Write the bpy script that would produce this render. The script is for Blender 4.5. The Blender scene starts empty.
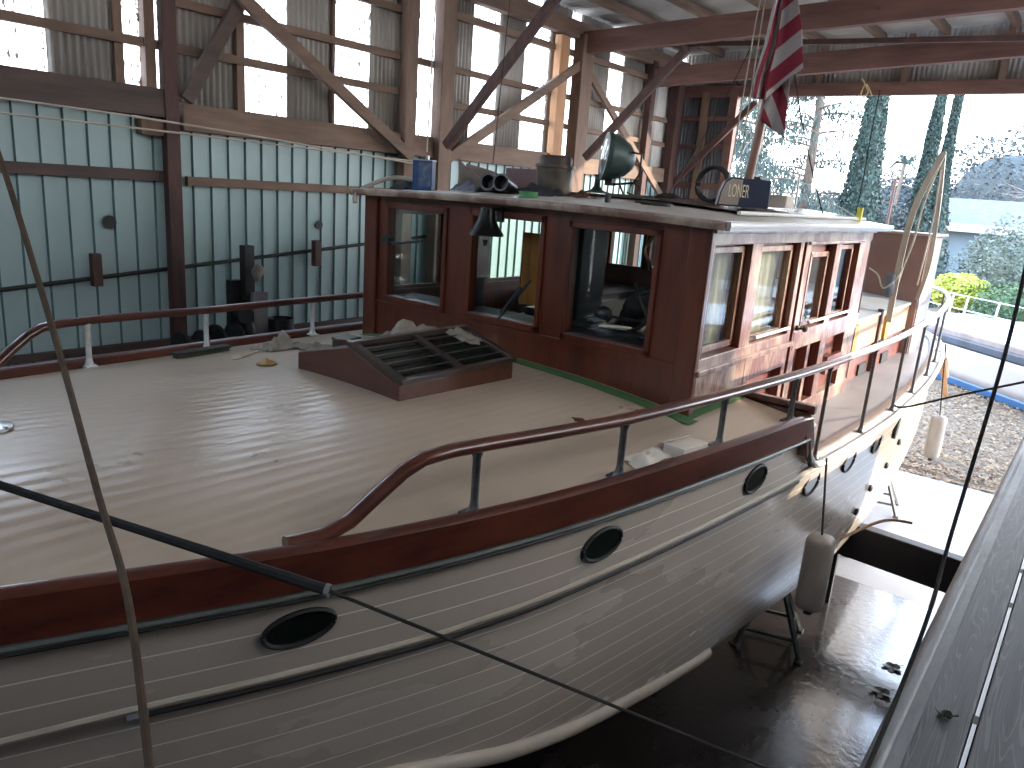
import bpy, bmesh, math, random
from math import sin, cos, pi, radians, sqrt, exp
from mathutils import Vector, Matrix, noise
SC = bpy.context.scene
COL = SC.collection
random.seed(4)
# ------------------------------------------------------------ camera
F = 760.0
def nrm(v): return Vector(v).normalized()
iY = nrm((613, -152, F)); iD = nrm((-212, 2916, F)); iD = (iD - iY * iD.dot(iY)).normalized()
iZ = -iD; iX = iY.cross(iZ)
def ray(u, v):
    q = Vector((u - 512, v - 384, F)); return Vector((q.dot(iX), q.dot(iY), q.dot(iZ)))
def onx(u, v, x): r = ray(u, v); return r * (x / r.x)
def ony(u, v, y): r = ray(u, v); return r * (y / r.y)
def onz(u, v, z): r = ray(u, v); return r * (z / r.z)
cd = bpy.data.cameras.new('camera'); cam = bpy.data.objects.new('camera', cd); COL.objects.link(cam)
cd.sensor_fit = 'HORIZONTAL'; cd.sensor_width = 36; cd.lens = 36 * F / 1024
cd.clip_start = .05; cd.clip_end = 400
r_, d_, f_ = ray(513, 384) - ray(512, 384), ray(512, 385) - ray(512, 384), ray(512, 384)
r_.normalize(); d_.normalize(); f_.normalize()
cam.matrix_world = Matrix(((r_.x, -d_.x, -f_.x, 0), (r_.y, -d_.y, -f_.y, 0), (r_.z, -d_.z, -f_.z, 0), (0, 0, 0, 1)))
SC.camera = cam
SC.view_settings.view_transform = 'Standard'; SC.view_settings.look = 'None'
SC.view_settings.gamma = 1; SC.view_settings.use_curve_mapping = False
SC.view_settings.exposure = 1.2
# ------------------------------------------------------------ geometry helpers
class G:
    def __init__(s): s.bm = bmesh.new(); s.uv = None
    def box(s, c, d, rz=0, rx=0, ry=0, M=None):
        R = Matrix.Translation(c) @ Matrix.Rotation(rz, 4, 'Z') @ Matrix.Rotation(ry, 4, 'Y') @ Matrix.Rotation(rx, 4, 'X')
        if M is not None: R = Matrix.Translation(c) @ M
        bmesh.ops.create_cube(s.bm, size=1, matrix=R @ Matrix.Diagonal((d[0], d[1], d[2], 1)))
        return s
    def b2(s, a, b):
        return s.box([(a[i] + b[i]) / 2 for i in range(3)], [abs(a[i] - b[i]) for i in range(3)])
    def bar(s, p, q, w, h, up=(0, 0, 1)):
        p = Vector(p); q = Vector(q); d = q - p; L = d.length; d.normalize()
        u = Vector(up)
        if abs(u.dot(d)) > .98: u = Vector((1, 0, 0))
        sx = d.cross(u).normalized(); sz = sx.cross(d)
        M = Matrix((sx, d, sz)).transposed().to_4x4()
        bmesh.ops.create_cube(s.bm, size=1, matrix=Matrix.Translation((p + q) / 2) @ M @ Matrix.Diagonal((w, L, h, 1)))
        return s
    def sweep(s, pts, prof, closed=False, caps=True, up=(0, 0, 1), scales=None):
        pts = [Vector(p) for p in pts]; n = len(pts); rings = []
        for i, p in enumerate(pts):
            if closed: t = pts[(i + 1) % n] - pts[i - 1]
            else: t = pts[min(i + 1, n - 1)] - pts[max(i - 1, 0)]
            t.normalize(); u = Vector(up)
            if abs(t.dot(u)) > .97: u = Vector((0, 1, 0)) if abs(t.y) < .9 else Vector((1, 0, 0))
            a = t.cross(u).normalized(); b = a.cross(t)
            k = scales[i] if scales else 1
            rings.append([s.bm.verts.new(p + (a * x + b * z) * k) for x, z in prof])
        m = len(prof)
        for i in range(n if closed else n - 1):
            A, B = rings[i], rings[(i + 1) % n]
            for j in range(m): s.bm.faces.new((A[j], A[(j + 1) % m], B[(j + 1) % m], B[j]))
        if caps and not closed:
            s.bm.faces.new(rings[0]); s.bm.faces.new(rings[-1][::-1])
        return s
    def tube(s, pts, r, n=8, closed=False, scales=None):
        return s.sweep(pts, [(cos(2 * pi * k / n) * r, sin(2 * pi * k / n) * r) for k in range(n)], closed, scales=scales)
    def lathe(s, prof, o=(0, 0, 0), n=24, M=None):
        o = Vector(o); M = M or Matrix.Identity(3); rings = []
        for r, z in prof:
            rings.append([s.bm.verts.new(o + M @ Vector((r * cos(2 * pi * k / n), r * sin(2 * pi * k / n), z))) for k in range(n)])
        for A, B in zip(rings, rings[1:]):
            for j in range(n): s.bm.faces.new((A[j], A[(j + 1) % n], B[(j + 1) % n], B[j]))
        s.bm.faces.new(rings[0][::-1]); s.bm.faces.new(rings[-1]); return s
    def grid(s, fn, us, vs, uvf=None, thick=0):
        V = [[s.bm.verts.new(fn(u, v)) for v in vs] for u in us]
        if uvf and s.uv is None: s.uv = s.bm.loops.layers.uv.new('UVMap')
        for i in range(len(us) - 1):
            for j in range(len(vs) - 1):
                f = s.bm.faces.new((V[i][j], V[i + 1][j], V[i + 1][j + 1], V[i][j + 1]))
                if uvf:
                    for lp, (a, b) in zip(f.loops, ((i, j), (i + 1, j), (i + 1, j + 1), (i, j + 1))): lp[s.uv].uv = uvf(us[a], vs[b])
        return s
    def quad(s, *p): s.bm.faces.new([s.bm.verts.new(q) for q in p]); return s
    def prism(s, pts, dvec):
        a = [s.bm.verts.new(p) for p in pts]; b = [s.bm.verts.new(Vector(p) + Vector(dvec)) for p in pts]; n = len(a)
        s.bm.faces.new(a[::-1]); s.bm.faces.new(b)
        for i in range(n): s.bm.faces.new((a[i], a[(i + 1) % n], b[(i + 1) % n], b[i]))
        return s
    def ball(s, c, r, sub=2, sc=(1, 1, 1)):
        bmesh.ops.create_icosphere(s.bm, subdivisions=sub, radius=r, matrix=Matrix.Translation(c) @ Matrix.Diagonal((*sc, 1))); return s
def obj(name, g, m, parent=None, smooth=False, bevel=0, solid=0, recalc=True):
    if recalc: bmesh.ops.recalc_face_normals(g.bm, faces=g.bm.faces)
    me = bpy.data.meshes.new(name); g.bm.to_mesh(me); g.bm.free()
    if isinstance(m, (list, tuple)):
        for k in m: me.materials.append(k)
    else: me.materials.append(m)
    o = bpy.data.objects.new(name, me); COL.objects.link(o)
    if smooth:
        for p in me.polygons: p.use_smooth = True
        try: me.set_sharp_from_angle(angle=radians(40))
        except Exception: pass
    if solid:
        md = o.modifiers.new('s', 'SOLIDIFY'); md.thickness = solid; md.offset = 0
    if bevel:
        md = o.modifiers.new('b', 'BEVEL'); md.width = bevel; md.segments = 2; md.limit_method = 'ANGLE'; md.angle_limit = radians(40)
    if parent:
        o.parent = parent
        L = Vector((0, 0, 0)); p = parent
        while p: L += p.location; p = p.parent
        o.location = -L
    return o
def thing(name, label, cat, loc=(0, 0, 0), group=None):
    o = bpy.data.objects.new(name, None); o.empty_display_size = .1; COL.objects.link(o); o.location = loc
    return tag(o, label, cat, group)
def tag(o, label, cat, group=None, kind=None):
    o['label'] = label; o['category'] = cat
    if group: o['group'] = group
    if kind: o['kind'] = kind
    return o
def struct(name, g, m, smooth=False, bevel=0, solid=0, parent=None):
    o = obj(name, g, m, parent, smooth, bevel, solid)
    if not parent: o['kind'] = 'structure'
    return o
def dup(root, off):
    r = root.copy(); COL.objects.link(r); r.location = Vector(root.location) + Vector(off)
    for ch in root.children:
        c = ch.copy(); COL.objects.link(c); c.parent = r
        for k in ch.children:
            d = k.copy(); COL.objects.link(d); d.parent = c
    return r
def lerp_tab(t, y):
    if y <= t[0][0]: return t[0][1]
    for (a, p), (b, q) in zip(t, t[1:]):
        if y <= b:
            k = (y - a) / (b - a); return p + (q - p) * k
    return t[-1][1]
def smooth_tab(t, y):   # Catmull-Rom
    n = len(t)
    if y <= t[0][0]: return t[0][1]
    if y >= t[-1][0]: return t[-1][1]
    for i in range(n - 1):
        if y <= t[i + 1][0]: break
    x0, p0 = t[i]; x1, p1 = t[i + 1]; h = x1 - x0
    m0 = (p1 - t[i - 1][1]) / (x1 - t[i - 1][0]) if i > 0 else (p1 - p0) / h
    m1 = (t[i + 2][1] - p0) / (t[i + 2][0] - x0) if i + 2 < n else (p1 - p0) / h
    k = (y - x0) / h
    return (2*k**3-3*k*k+1)*p0 + (k**3-2*k*k+k)*h*m0 + (-2*k**3+3*k*k)*p1 + (k**3-k*k)*h*m1
def fr(a, b, n): return [a + (b - a) * i / n for i in range(n + 1)]
# ------------------------------------------------------------ materials
def mat(name, col, rough=.6, metal=0, var=.25, scale=(3, 3, 3), bump=0, bscale=None, col2=None, thr=None, coat=0, spec=None, detail=5, coord='Object', rvar=0, alpha=None):
    m = bpy.data.materials.new(name); m.use_nodes = True; T = m.node_tree; N = T.nodes; L = T.links
    b = N['Principled BSDF']; b.inputs['Roughness'].default_value = rough; b.inputs['Metallic'].default_value = metal
    if coat: b.inputs['Coat Weight'].default_value = coat; b.inputs['Coat Roughness'].default_value = .12
    if spec is not None: b.inputs['Specular IOR Level'].default_value = spec
    tc = N.new('ShaderNodeTexCoord'); mp = N.new('ShaderNodeMapping'); mp.inputs['Scale'].default_value = scale
    L.new(tc.outputs[coord], mp.inputs['Vector'])
    nz = N.new('ShaderNodeTexNoise'); nz.inputs['Scale'].default_value = 1; nz.inputs['Detail'].default_value = detail; nz.inputs['Roughness'].default_value = .6
    L.new(mp.outputs[0], nz.inputs['Vector'])
    cr = N.new('ShaderNodeValToRGB'); L.new(nz.outputs['Fac'], cr.inputs['Fac'])
    c = list(col)
    if col2 is None: a = [x * (1 - var) for x in c]; d = [min(1, x * (1 + var)) for x in c]
    else: a = c; d = list(col2)
    p = thr or (.3, .7)
    cr.color_ramp.elements[0].position = p[0]; cr.color_ramp.elements[1].position = p[1]
    cr.color_ramp.elements[0].color = (*a, 1); cr.color_ramp.elements[1].color = (*d, 1)
    L.new(cr.outputs['Color'], b.inputs['Base Color'])
    if rvar:
        mr = N.new('ShaderNodeMapRange'); mr.inputs['From Min'].default_value = .35; mr.inputs['From Max'].default_value = .65
        mr.inputs['To Min'].default_value = max(.02, rough - rvar); mr.inputs['To Max'].default_value = min(1, rough + rvar)
        L.new(nz.outputs['Fac'], mr.inputs['Value']); L.new(mr.outputs[0], b.inputs['Roughness'])
    if bump:
        n2 = N.new('ShaderNodeTexNoise'); n2.inputs['Scale'].default_value = 1; n2.inputs['Detail'].default_value = 4
        m2 = N.new('ShaderNodeMapping'); m2.inputs['Scale'].default_value = bscale or tuple(5 * x for x in scale)
        L.new(tc.outputs[coord], m2.inputs['Vector']); L.new(m2.outputs[0], n2.inputs['Vector'])
        bp = N.new('ShaderNodeBump'); bp.inputs['Strength'].default_value = bump; bp.inputs['Distance'].default_value = .02
        L.new(n2.outputs['Fac'], bp.inputs['Height']); L.new(bp.outputs[0], b.inputs['Normal'])
    m['bsdf'] = 1
    return m
def nd(m): return m.node_tree.nodes, m.node_tree.links
mahog = mat('mahogany', (.058, .012, .006), .34, 0, scale=(9, 9, 1.5), col2=(.15, .034, .014), bump=.06, coat=.35)
mahogY = mat('mahogany_rail', (.038, .009, .007), .28, 0, scale=(14, 1.5, 14), col2=(.12, .032, .017), coat=.5)
hatchw = mat('hatch_wood', (.055, .016, .008), .45, 0, scale=(3, 14, 14), col2=(.11, .035, .017), coat=.2)
worn = mat('worn_varnish', (.17, .065, .05), .34, 0, scale=(5, 5, 3), col2=(.38, .275, .20), thr=(.42, .60), bump=.25, bscale=(30, 30, 12), coat=.4)
worn2 = mat('worn_varnish_red', (.15, .035, .03), .4, 0, scale=(4, 4, 3), col2=(.30, .12, .08), thr=(.4, .75), bump=.15, bscale=(25, 25, 12), coat=.3)
deckM = mat('deck_canvas', (.37, .285, .205), .34, 0, scale=(1.2, .8, 1), col2=(.48, .38, .285), thr=(.3, .7), rvar=.07)
roofM = mat('roof_canvas', (.50, .47, .42), .35, 0, scale=(3, 3, 3), col2=(.62, .59, .54))
sideDeck = mat('side_deck_paint', (.22, .205, .205), .5, 0, scale=(3, 1, 3), col2=(.30, .28, .28))
trimW = mat('white_trim', (.62, .60, .55), .4, 0, var=.12)
trimH = mat('hull_trim_paint', (.42, .36, .29), .4, 0, var=.1)
steel = mat('galvanised_pipe', (.13, .135, .14), .38, .6, var=.25, scale=(30, 30, 30))
steelW = mat('chalky_pipe', (.62, .62, .60), .5, .3, var=.15, scale=(30, 30, 30))
darkline = mat('black_rubber', (.015, .015, .014), .55, 0, var=.2)
greyline = mat('grey_bead', (.10, .11, .10), .45, .3, var=.3)
glass = bpy.data.materials.new('window_glass'); glass.use_nodes = True
N, L = nd(glass); N.remove(N['Principled BSDF'])
tr = N.new('ShaderNodeBsdfTransparent'); tr.inputs[0].default_value = (.86, .9, .9, 1)
gl = N.new('ShaderNodeBsdfGlossy'); gl.inputs['Roughness'].default_value = .03
lw = N.new('ShaderNodeLayerWeight'); lw.inputs[0].default_value = .5; pw = N.new('ShaderNodeMath'); pw.operation = 'POWER'; pw.inputs[1].default_value = 4; L.new(lw.outputs['Facing'], pw.inputs[0]); fz = N.new('ShaderNodeMath'); fz.operation = 'ADD'; fz.inputs[1].default_value = .035; L.new(pw.outputs[0], fz.inputs[0]); mx = N.new('ShaderNodeMixShader')
fz2 = N.new('ShaderNodeMath'); fz2.operation = 'MULTIPLY'; fz2.inputs[1].default_value = .55; L.new(fz.outputs[0], fz2.inputs[0])
L.new(fz2.outputs[0], mx.inputs[0]); L.new(tr.outputs[0], mx.inputs[1]); L.new(gl.outputs[0], mx.inputs[2]); L.new(mx.outputs[0], N['Material Output'].inputs[0])
portglass = mat('port_glass', (.008, .012, .010), .08, 0, var=.1)
curtainM = mat('cream_curtain', (.72, .64, .50), .9, 0, var=.08); curtainB = mat('brown_curtain', (.22, .14, .08), .9, 0, var=.2)
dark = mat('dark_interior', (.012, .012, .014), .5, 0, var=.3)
vinyl = mat('black_vinyl', (.012, .013, .016), .28, 0, var=.3)
timber = mat('timber', (.13, .08, .055), .75, 0, scale=(6, 6, 1.5), col2=(.24, .15, .105), bump=.15)
timberD = mat('timber_dark', (.045, .02, .017), .7, 0, scale=(8, 8, 2), col2=(.10, .045, .035), bump=.15)
timberO = mat('timber_fresh', (.42, .20, .09), .7, 0, scale=(8, 8, 2), col2=(.52, .28, .14))
timberY = mat('timber_along', (.12, .075, .052), .75, 0, scale=(8, 1.2, 8), col2=(.23, .145, .10), bump=.15)
timberYD = mat('timber_along_dark', (.06, .04, .035), .75, 0, scale=(8, 1.2, 8), col2=(.12, .08, .065), bump=.15)
timberX = mat('timber_beam', (.10, .045, .035), .7, 0, scale=(1.2, 8, 8), col2=(.20, .095, .07), bump=.15)
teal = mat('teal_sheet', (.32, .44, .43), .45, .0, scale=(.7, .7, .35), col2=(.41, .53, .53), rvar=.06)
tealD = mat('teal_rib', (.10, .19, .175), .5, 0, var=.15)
corr = mat('old_corrugated', (.28, .25, .22), .6, .3, scale=(1.5, 3, 1), col2=(.46, .43, .39))
roofc = mat('roof_sheet', (.38, .36, .34), .5, .2, scale=(1, 1, 1), col2=(.60, .57, .54))
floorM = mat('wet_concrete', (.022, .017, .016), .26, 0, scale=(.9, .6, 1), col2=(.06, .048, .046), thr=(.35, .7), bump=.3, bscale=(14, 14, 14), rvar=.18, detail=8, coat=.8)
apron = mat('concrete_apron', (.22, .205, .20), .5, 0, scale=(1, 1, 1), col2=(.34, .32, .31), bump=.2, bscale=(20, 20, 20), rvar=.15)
leafG = mat('leaf_litter_ground', (.09, .06, .04), .9, 0, scale=(9, 9, 9), col2=(.22, .16, .11), thr=(.35, .65), bump=.8, bscale=(14, 14, 14))
leafM = mat('dry_leaf', (.14, .075, .035), .8, 0, scale=(6, 6, 6), col2=(.34, .23, .13), thr=(.35, .6))
dockM = mat('weathered_board', (.03, .032, .036), .5, 0, scale=(18, 1.6, 18), col2=(.07, .073, .08), bump=.3, bscale=(40, 3, 40), detail=7)
N, L = nd(dockM); b = N['Principled BSDF']; tc = N.new('ShaderNodeTexCoord'); mp = N.new('ShaderNodeMapping'); mp.inputs['Scale'].default_value = (11, .7, 1)
L.new(tc.outputs['Object'], mp.inputs[0]); wv = N.new('ShaderNodeTexNoise'); wv.inputs['Scale'].default_value = 1; wv.inputs['Detail'].default_value = 1.5; L.new(mp.outputs[0], wv.inputs['Vector'])
q1 = N.new('ShaderNodeMath'); q1.operation = 'MULTIPLY'; q1.inputs[1].default_value = 26; L.new(wv.outputs['Fac'], q1.inputs[0]); q2 = N.new('ShaderNodeMath'); q2.operation = 'FRACT'; L.new(q1.outputs[0], q2.inputs[0])
q3 = N.new('ShaderNodeMath'); q3.operation = 'LESS_THAN'; q3.inputs[1].default_value = .24; L.new(q2.outputs[0], q3.inputs[0]); mc = N.new('ShaderNodeMixRGB'); old = b.inputs['Base Color'].links[0].from_socket
q4 = N.new('ShaderNodeMath'); q4.operation = 'MULTIPLY'; q4.inputs[1].default_value = .3; L.new(q3.outputs[0], q4.inputs[0]); L.new(q4.outputs[0], mc.inputs[0]); L.new(old, mc.inputs[1]); mc.inputs[2].default_value = (.19, .2, .22, 1); L.new(mc.outputs[0], b.inputs['Base Color'])
flash = mat('lead_flashing', (.16, .165, .17), .5, .4, scale=(10, 2, 10), var=.3, bump=.2)
farM = mat('far_foliage', (.035, .045, .05), .8, 0, scale=(1.5, 1.5, 1.5), col2=(.08, .095, .095))
def greens(n, a, b): return mat(n, a, .8, 0, scale=(1.5, 1.5, 1.5), col2=b)
cypM = greens('cypress_green', (.022, .042, .036), (.045, .075, .065)); decM = greens('cedar_green', (.025, .045, .042), (.06, .09, .08))
shrM = greens('shrub_green', (.03, .06, .03), (.09, .14, .06)); hedM = greens('hedge_green', (.30, .36, .05), (.5, .52, .12)); olvM = greens('grey_green', (.07, .09, .075), (.14, .165, .13))
bark = mat('bark', (.12, .09, .07), .9, 0, var=.3)
ropeD = mat('dark_rope', (.012, .011, .010), .85, 0, var=.4, scale=(60, 60, 60)); ropeB = mat('brown_rope', (.05, .03, .018), .85, 0, scale=(40, 40, 12), col2=(.10, .065, .035))
ropeW = mat('pale_rope', (.45, .4, .33), .9, 0, var=.2)
ragM = mat('dusty_rag', (.19, .165, .135), .95, 0, scale=(6, 6, 6), col2=(.32, .28, .23), bump=.3, bscale=(40, 40, 40))
plast = mat('fender_vinyl', (.27, .23, .19), .55, 0, scale=(8, 8, 3), col2=(.38, .33, .28))
alum = mat('bright_metal', (.5, .5, .5), .3, .9, var=.1)
# clapboard-seamed white hull: UV.y is metres below the sheer
hullM = mat('white_hull_paint', (.44, .375, .31), .26, 0, scale=(1, .5, 1.5), col2=(.52, .45, .38), rvar=.05, coat=.2)
N, L = nd(hullM); b = N['Principled BSDF']
uv = N.new('ShaderNodeUVMap'); uv.uv_map = 'UVMap'; sp = N.new('ShaderNodeSeparateXYZ'); L.new(uv.outputs[0], sp.inputs[0])
m1 = N.new('ShaderNodeMath'); m1.operation = 'DIVIDE'; m1.inputs[1].default_value = .105; L.new(sp.outputs[1], m1.inputs[0])
m2 = N.new('ShaderNodeMath'); m2.operation = 'FRACT'; L.new(m1.outputs[0], m2.inputs[0])
m3 = N.new('ShaderNodeMath'); m3.operation = 'LESS_THAN'; m3.inputs[1].default_value = .055; L.new(m2.outputs[0], m3.inputs[0])
mc = N.new('ShaderNodeMixRGB'); old = b.inputs['Base Color'].links[0].from_socket
L.new(m3.outputs[0], mc.inputs[0]); L.new(old, mc.inputs[1]); mc.inputs[2].default_value = (.85, .78, .68, 1); L.new(mc.outputs[0], b.inputs['Base Color'])
bp = N.new('ShaderNodeBump'); bp.inputs['Strength'].default_value = .25; bp.inputs['Distance'].default_value = .01; L.new(m3.outputs[0], bp.inputs['Height']); L.new(bp.outputs[0], b.inputs['Normal'])
# deck plank ripple
N, L = nd(deckM); b = N['Principled BSDF']; tc = N.new('ShaderNodeTexCoord'); mp = N.new('ShaderNodeMapping'); mp.inputs['Scale'].default_value = (1, .12, 0)
L.new(tc.outputs['Object'], mp.inputs[0]); wv = N.new('ShaderNodeTexWave'); wv.inputs['Scale'].default_value = 4.2; wv.inputs['Distortion'].default_value = 2.2; wv.inputs['Detail'].default_value = 2; wv.inputs['Detail Scale'].default_value = 2.5
L.new(mp.outputs[0], wv.inputs[0]); bp = N.new('ShaderNodeBump'); bp.inputs['Strength'].default_value = .15; bp.inputs['Distance'].default_value = .010
L.new(wv.outputs['Fac'], bp.inputs['Height']); L.new(bp.outputs[0], b.inputs['Normal'])
# translucent roof-light sheet
trans = bpy.data.materials.new('fibreglass_sheet'); trans.use_nodes = True
N, L = nd(trans); N.remove(N['Principled BSDF'])
t1 = N.new('ShaderNodeBsdfTranslucent'); t1.inputs[0].default_value = (.97, .97, .95, 1); t2 = N.new('ShaderNodeBsdfTransparent'); t2.inputs[0].default_value = (.95, .96, .97, 1)
mx = N.new('ShaderNodeMixShader'); mx.inputs[0].default_value = .55; df = N.new('ShaderNodeBsdfDiffuse'); df.inputs[0].default_value = (.5, .47, .42, 1)
tc = N.new('ShaderNodeTexCoord'); mp = N.new('ShaderNodeMapping'); mp.inputs['Scale'].default_value = (1, 30, 16); L.new(tc.outputs['Object'], mp.inputs[0])
nz = N.new('ShaderNodeTexNoise'); nz.inputs['Scale'].default_value = 1.4; nz.inputs['Detail'].default_value = 2; L.new(mp.outputs[0], nz.inputs['Vector'])
sy = N.new('ShaderNodeSeparateXYZ'); L.new(tc.outputs['Object'], sy.inputs[0]); sm = N.new('ShaderNodeMath'); sm.operation = 'MULTIPLY'; sm.inputs[1].default_value = 2 * pi / .068; L.new(sy.outputs[1], sm.inputs[0])
sn = N.new('ShaderNodeMath'); sn.operation = 'SINE'; L.new(sm.outputs[0], sn.inputs[0]); sq = N.new('ShaderNodeMath'); sq.operation = 'MULTIPLY_ADD'; sq.inputs[1].default_value = .09; L.new(sn.outputs[0], sq.inputs[0]); L.new(nz.outputs['Fac'], sq.inputs[2])
gt = N.new('ShaderNodeMath'); gt.operation = 'GREATER_THAN'; gt.inputs[1].default_value = .62; L.new(sq.outputs[0], gt.inputs[0])
mm = N.new('ShaderNodeMixShader'); L.new(t1.outputs[0], mx.inputs[1]); L.new(t2.outputs[0], mx.inputs[2]); L.new(gt.outputs[0], mm.inputs[0]); L.new(mx.outputs[0], mm.inputs[1]); L.new(df.outputs[0], mm.inputs[2])
L.new(mm.outputs[0], N['Material Output'].inputs[0])
def plain(n, c, r=.6, metal=0): return mat(n, c, r, metal, var=.1)

# ------------------------------------------------------------ THE BOAT
CX = -3.31
BT = [(-2.0, .0), (-1.6, .3), (-1, .6), (-.5, .80), (0, .98), (.6, 1.17), (1.5, 1.45), (2.5, 1.67), (3.65, 1.83), (4.8, 1.94), (6, 2.02), (7.2, 2.06), (8.8, 2.02), (10, 1.93), (11, 1.80), (12, 1.56), (12.6, 1.2), (12.95, .75), (13.1, .35), (13.15, 0)]
ZT = [(-2, -1.0), (-1, -1.06), (0, -1.13), (.6, -1.17), (1.5, -1.23), (2.5, -1.275), (3.5, -1.30), (4.8, -1.33), (6, -1.35)]
ZA = [(4.8, -1.72), (7, -1.72), (9, -1.70), (11, -1.66), (13.2, -1.6)]
def bh(y): return max(0, smooth_tab(BT, y))
def zsheer(y):
    if y < 5.02: return smooth_tab(ZT, y)
    if y < 5.36:
        k = (y - 5.02) / .34; return -1.40 + (-1.72 + 1.40) * sqrt(max(0, 1 - (1 - k) ** 2.0))
    return smooth_tab(ZA, y)
def zguard(y): return lerp_tab([(-2, -1.55), (0, -1.66), (1, -1.70), (2, -1.77), (6, -1.82), (9, -1.84), (12.6, -1.80)], y)
def half(y, z):
    t = max(0, -1.3 - z); s = min(1, max(0, (2.5 - y) / 3.5)); s2 = min(1, max(0, (y - 8) / 4.5))
    h = bh(y) - (.10 + .35 * s - .05 * min(1, max(0, (y - 5) / 3)) - .0 * s2) * t - (.03 if z < zguard(y) else 0)
    if z < -2.5: h -= .28 * (-2.5 - z) ** 1.8
    return max(h, .03) if bh(y) > .03 else .0
def hpt(y, z, off=0, side=1):
    return Vector((CX + side * (half(y, z) + off), y, z))
def zchine(y): return lerp_tab([(-2, -1.9), (0, -2.05), (2, -2.5), (3, -2.78), (4.5, -3.08), (7, -3.3), (9, -3.38), (11, -3.35), (12.6, -3.15), (13.2, -2.9)], y)
def zs_ext(y): return smooth_tab(ZT, y) if y < 5.02 else zsheer(y)
boat = thing('motor_yacht', 'white wooden motor yacht with mahogany pilothouse, on stands inside the shed', 'boat', (CX, 5, -3.95))
ys = fr(-2, 4.6, 40) + [4.8, 5.0, 5.02, 5.03, 5.05, 5.08, 5.12, 5.17, 5.24, 5.3, 5.36] + fr(5.6, 11.6, 30) + [11.8, 12, 12.2, 12.4, 12.6, 12.75, 12.88, 12.98, 13.06, 13.11, 13.14]
g = G()
for sd in (1, -1):
    vs = [('a', k / 6) for k in range(7)] + [('b', k / 12) for k in range(1, 13)] + [('c', k / 5) for k in range(1, 6)]
    def fn(y, v):
        top = zsheer(y) - .02; zg = min(zguard(y), top - .03); zc = zchine(y)
        if v[0] == 'a': return hpt(y, top + (zg - top) * v[1], 0, sd)
        if v[0] == 'b': return hpt(y, zg - .001 + (zc - zg) * v[1], 0, sd)
        q = hpt(y, zc, 0, sd); k = v[1]; w = q.x - CX
        return Vector((CX + w * (1 - k) ** .8 + sd * .04 * k, y, zc + (-3.72 - zc) * k ** 1.2))
    def uvf(y, v):
        p = fn(y, v); zr = zs_ext(y) if y < 5.02 else -1.335
        return (y, (zr - .06) - p.z) if v[0] != 'c' else (y, .03)
    g.grid(fn, ys, vs, uvf)
obj('hull', g, hullM, boat, smooth=True)
# bottom keel
obj('keel', G().b2((CX - .07, -.6, -3.9), (CX + .07, 12.8, -3.6)), dark, boat)
# guard bead (black) with pale moulding above
for sd in (1, -1):
    obj('guard_strake', G().tube([hpt(y, zguard(y) - .012, .022, sd) for y in fr(.95 if sd > 0 else -1.9, 5.15, 50)], .015, 8), darkline, boat, smooth=True)
    obj('guard_moulding', G().tube([hpt(y, zguard(y) + .025, -.004, sd) for y in fr(-1.9, 12.95, 110)], .016, 8), trimH, boat, smooth=True)
    obj('bilge_strake', G().tube([hpt(y, zchine(y) + .02, .0, sd) for y in fr(-.8, 4.7, 40)] , .045, 10), trimH, boat, smooth=True)
g = G().tube([hpt(.93, zguard(.93) - .01, .02), hpt(.99, zguard(1) - .01, .02)], .022, 8); obj('guard_end_fitting', g, alum, boat)
# foredeck
CR = .17
def zdeck(x, y):
    bb = max(bh(y), .05); return zsheer(min(y, 5.0)) - .02 + CR * (1 - min(1, abs((x - CX) / bb)) ** 2)
g = G().grid(lambda y, k: Vector((CX + k * bh(y) * .985, y, zdeck(CX + k * bh(y) * .985, y))), fr(-1.98, 5.03, 60), fr(-1, 1, 28))
obj('foredeck', g, deckM, boat, smooth=True)
obj('deck_break', G().b2((CX - 1.84, 5.02, -1.75), (CX + 1.84, 5.05, -1.36)), mahog, boat)
# aft side deck
g = G().grid(lambda y, k: Vector((CX + k * bh(y) * .985, y, zsheer(max(y, 5.4)) - .015 + .05 * (1 - k * k))), fr(5.05, 13.1, 50), fr(-1, 1, 24))
obj('side_deck', g, sideDeck, boat, smooth=True)
g = G().grid(lambda y, k: Vector((CX + k * bh(y) * .99, y, zsheer(max(y, 5.4)) + .004)), fr(5.4, 12.9, 50), [.925, 1.0]); obj('covering_board', g, trimW, boat, smooth=True, solid=.012)
g = G().grid(lambda y, k: Vector((CX - k * bh(y) * .99, y, zsheer(max(y, 5.4)) + .004)), fr(5.4, 12.9, 50), [.925, 1.0]); obj('covering_board', g, trimW, boat, smooth=True, solid=.012)
# toe rail + beads
prof = [(-.035, -.10), (.035, -.10), (.03, .03), (.012, .045), (-.02, .045), (-.035, .025)]
for sd in (1, -1):
    pts = [Vector((CX + sd * (bh(y) + .005), y, zsheer(y))) for y in fr(-1.97, 5.05, 70)]
    obj('toe_rail', G().sweep(pts, prof), mahogY, boat, smooth=True)
    obj('rub_bead', G().tube([p + Vector((sd * .028, 0, -.118)) for p in pts], .014, 8), greyline, boat, smooth=True)
    obj('drip_bead', G().tube([p + Vector((sd * .022, 0, -.14)) for p in pts[:66]], .008, 6), darkline, boat, smooth=True)
    pa = [Vector((CX + sd * (bh(y) + .002), y, zsheer(y))) for y in [5.02, 5.03, 5.05, 5.08, 5.12, 5.17, 5.24, 5.3, 5.36] + fr(5.6, 13.1, 60)]
    obj('sheer_moulding', G().tube([pa[0] + Vector((0, -.1, .02)), pa[0] + Vector((0, .05, .02))] + pa[1:], .027, 8), trimW, boat, smooth=True)
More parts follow.
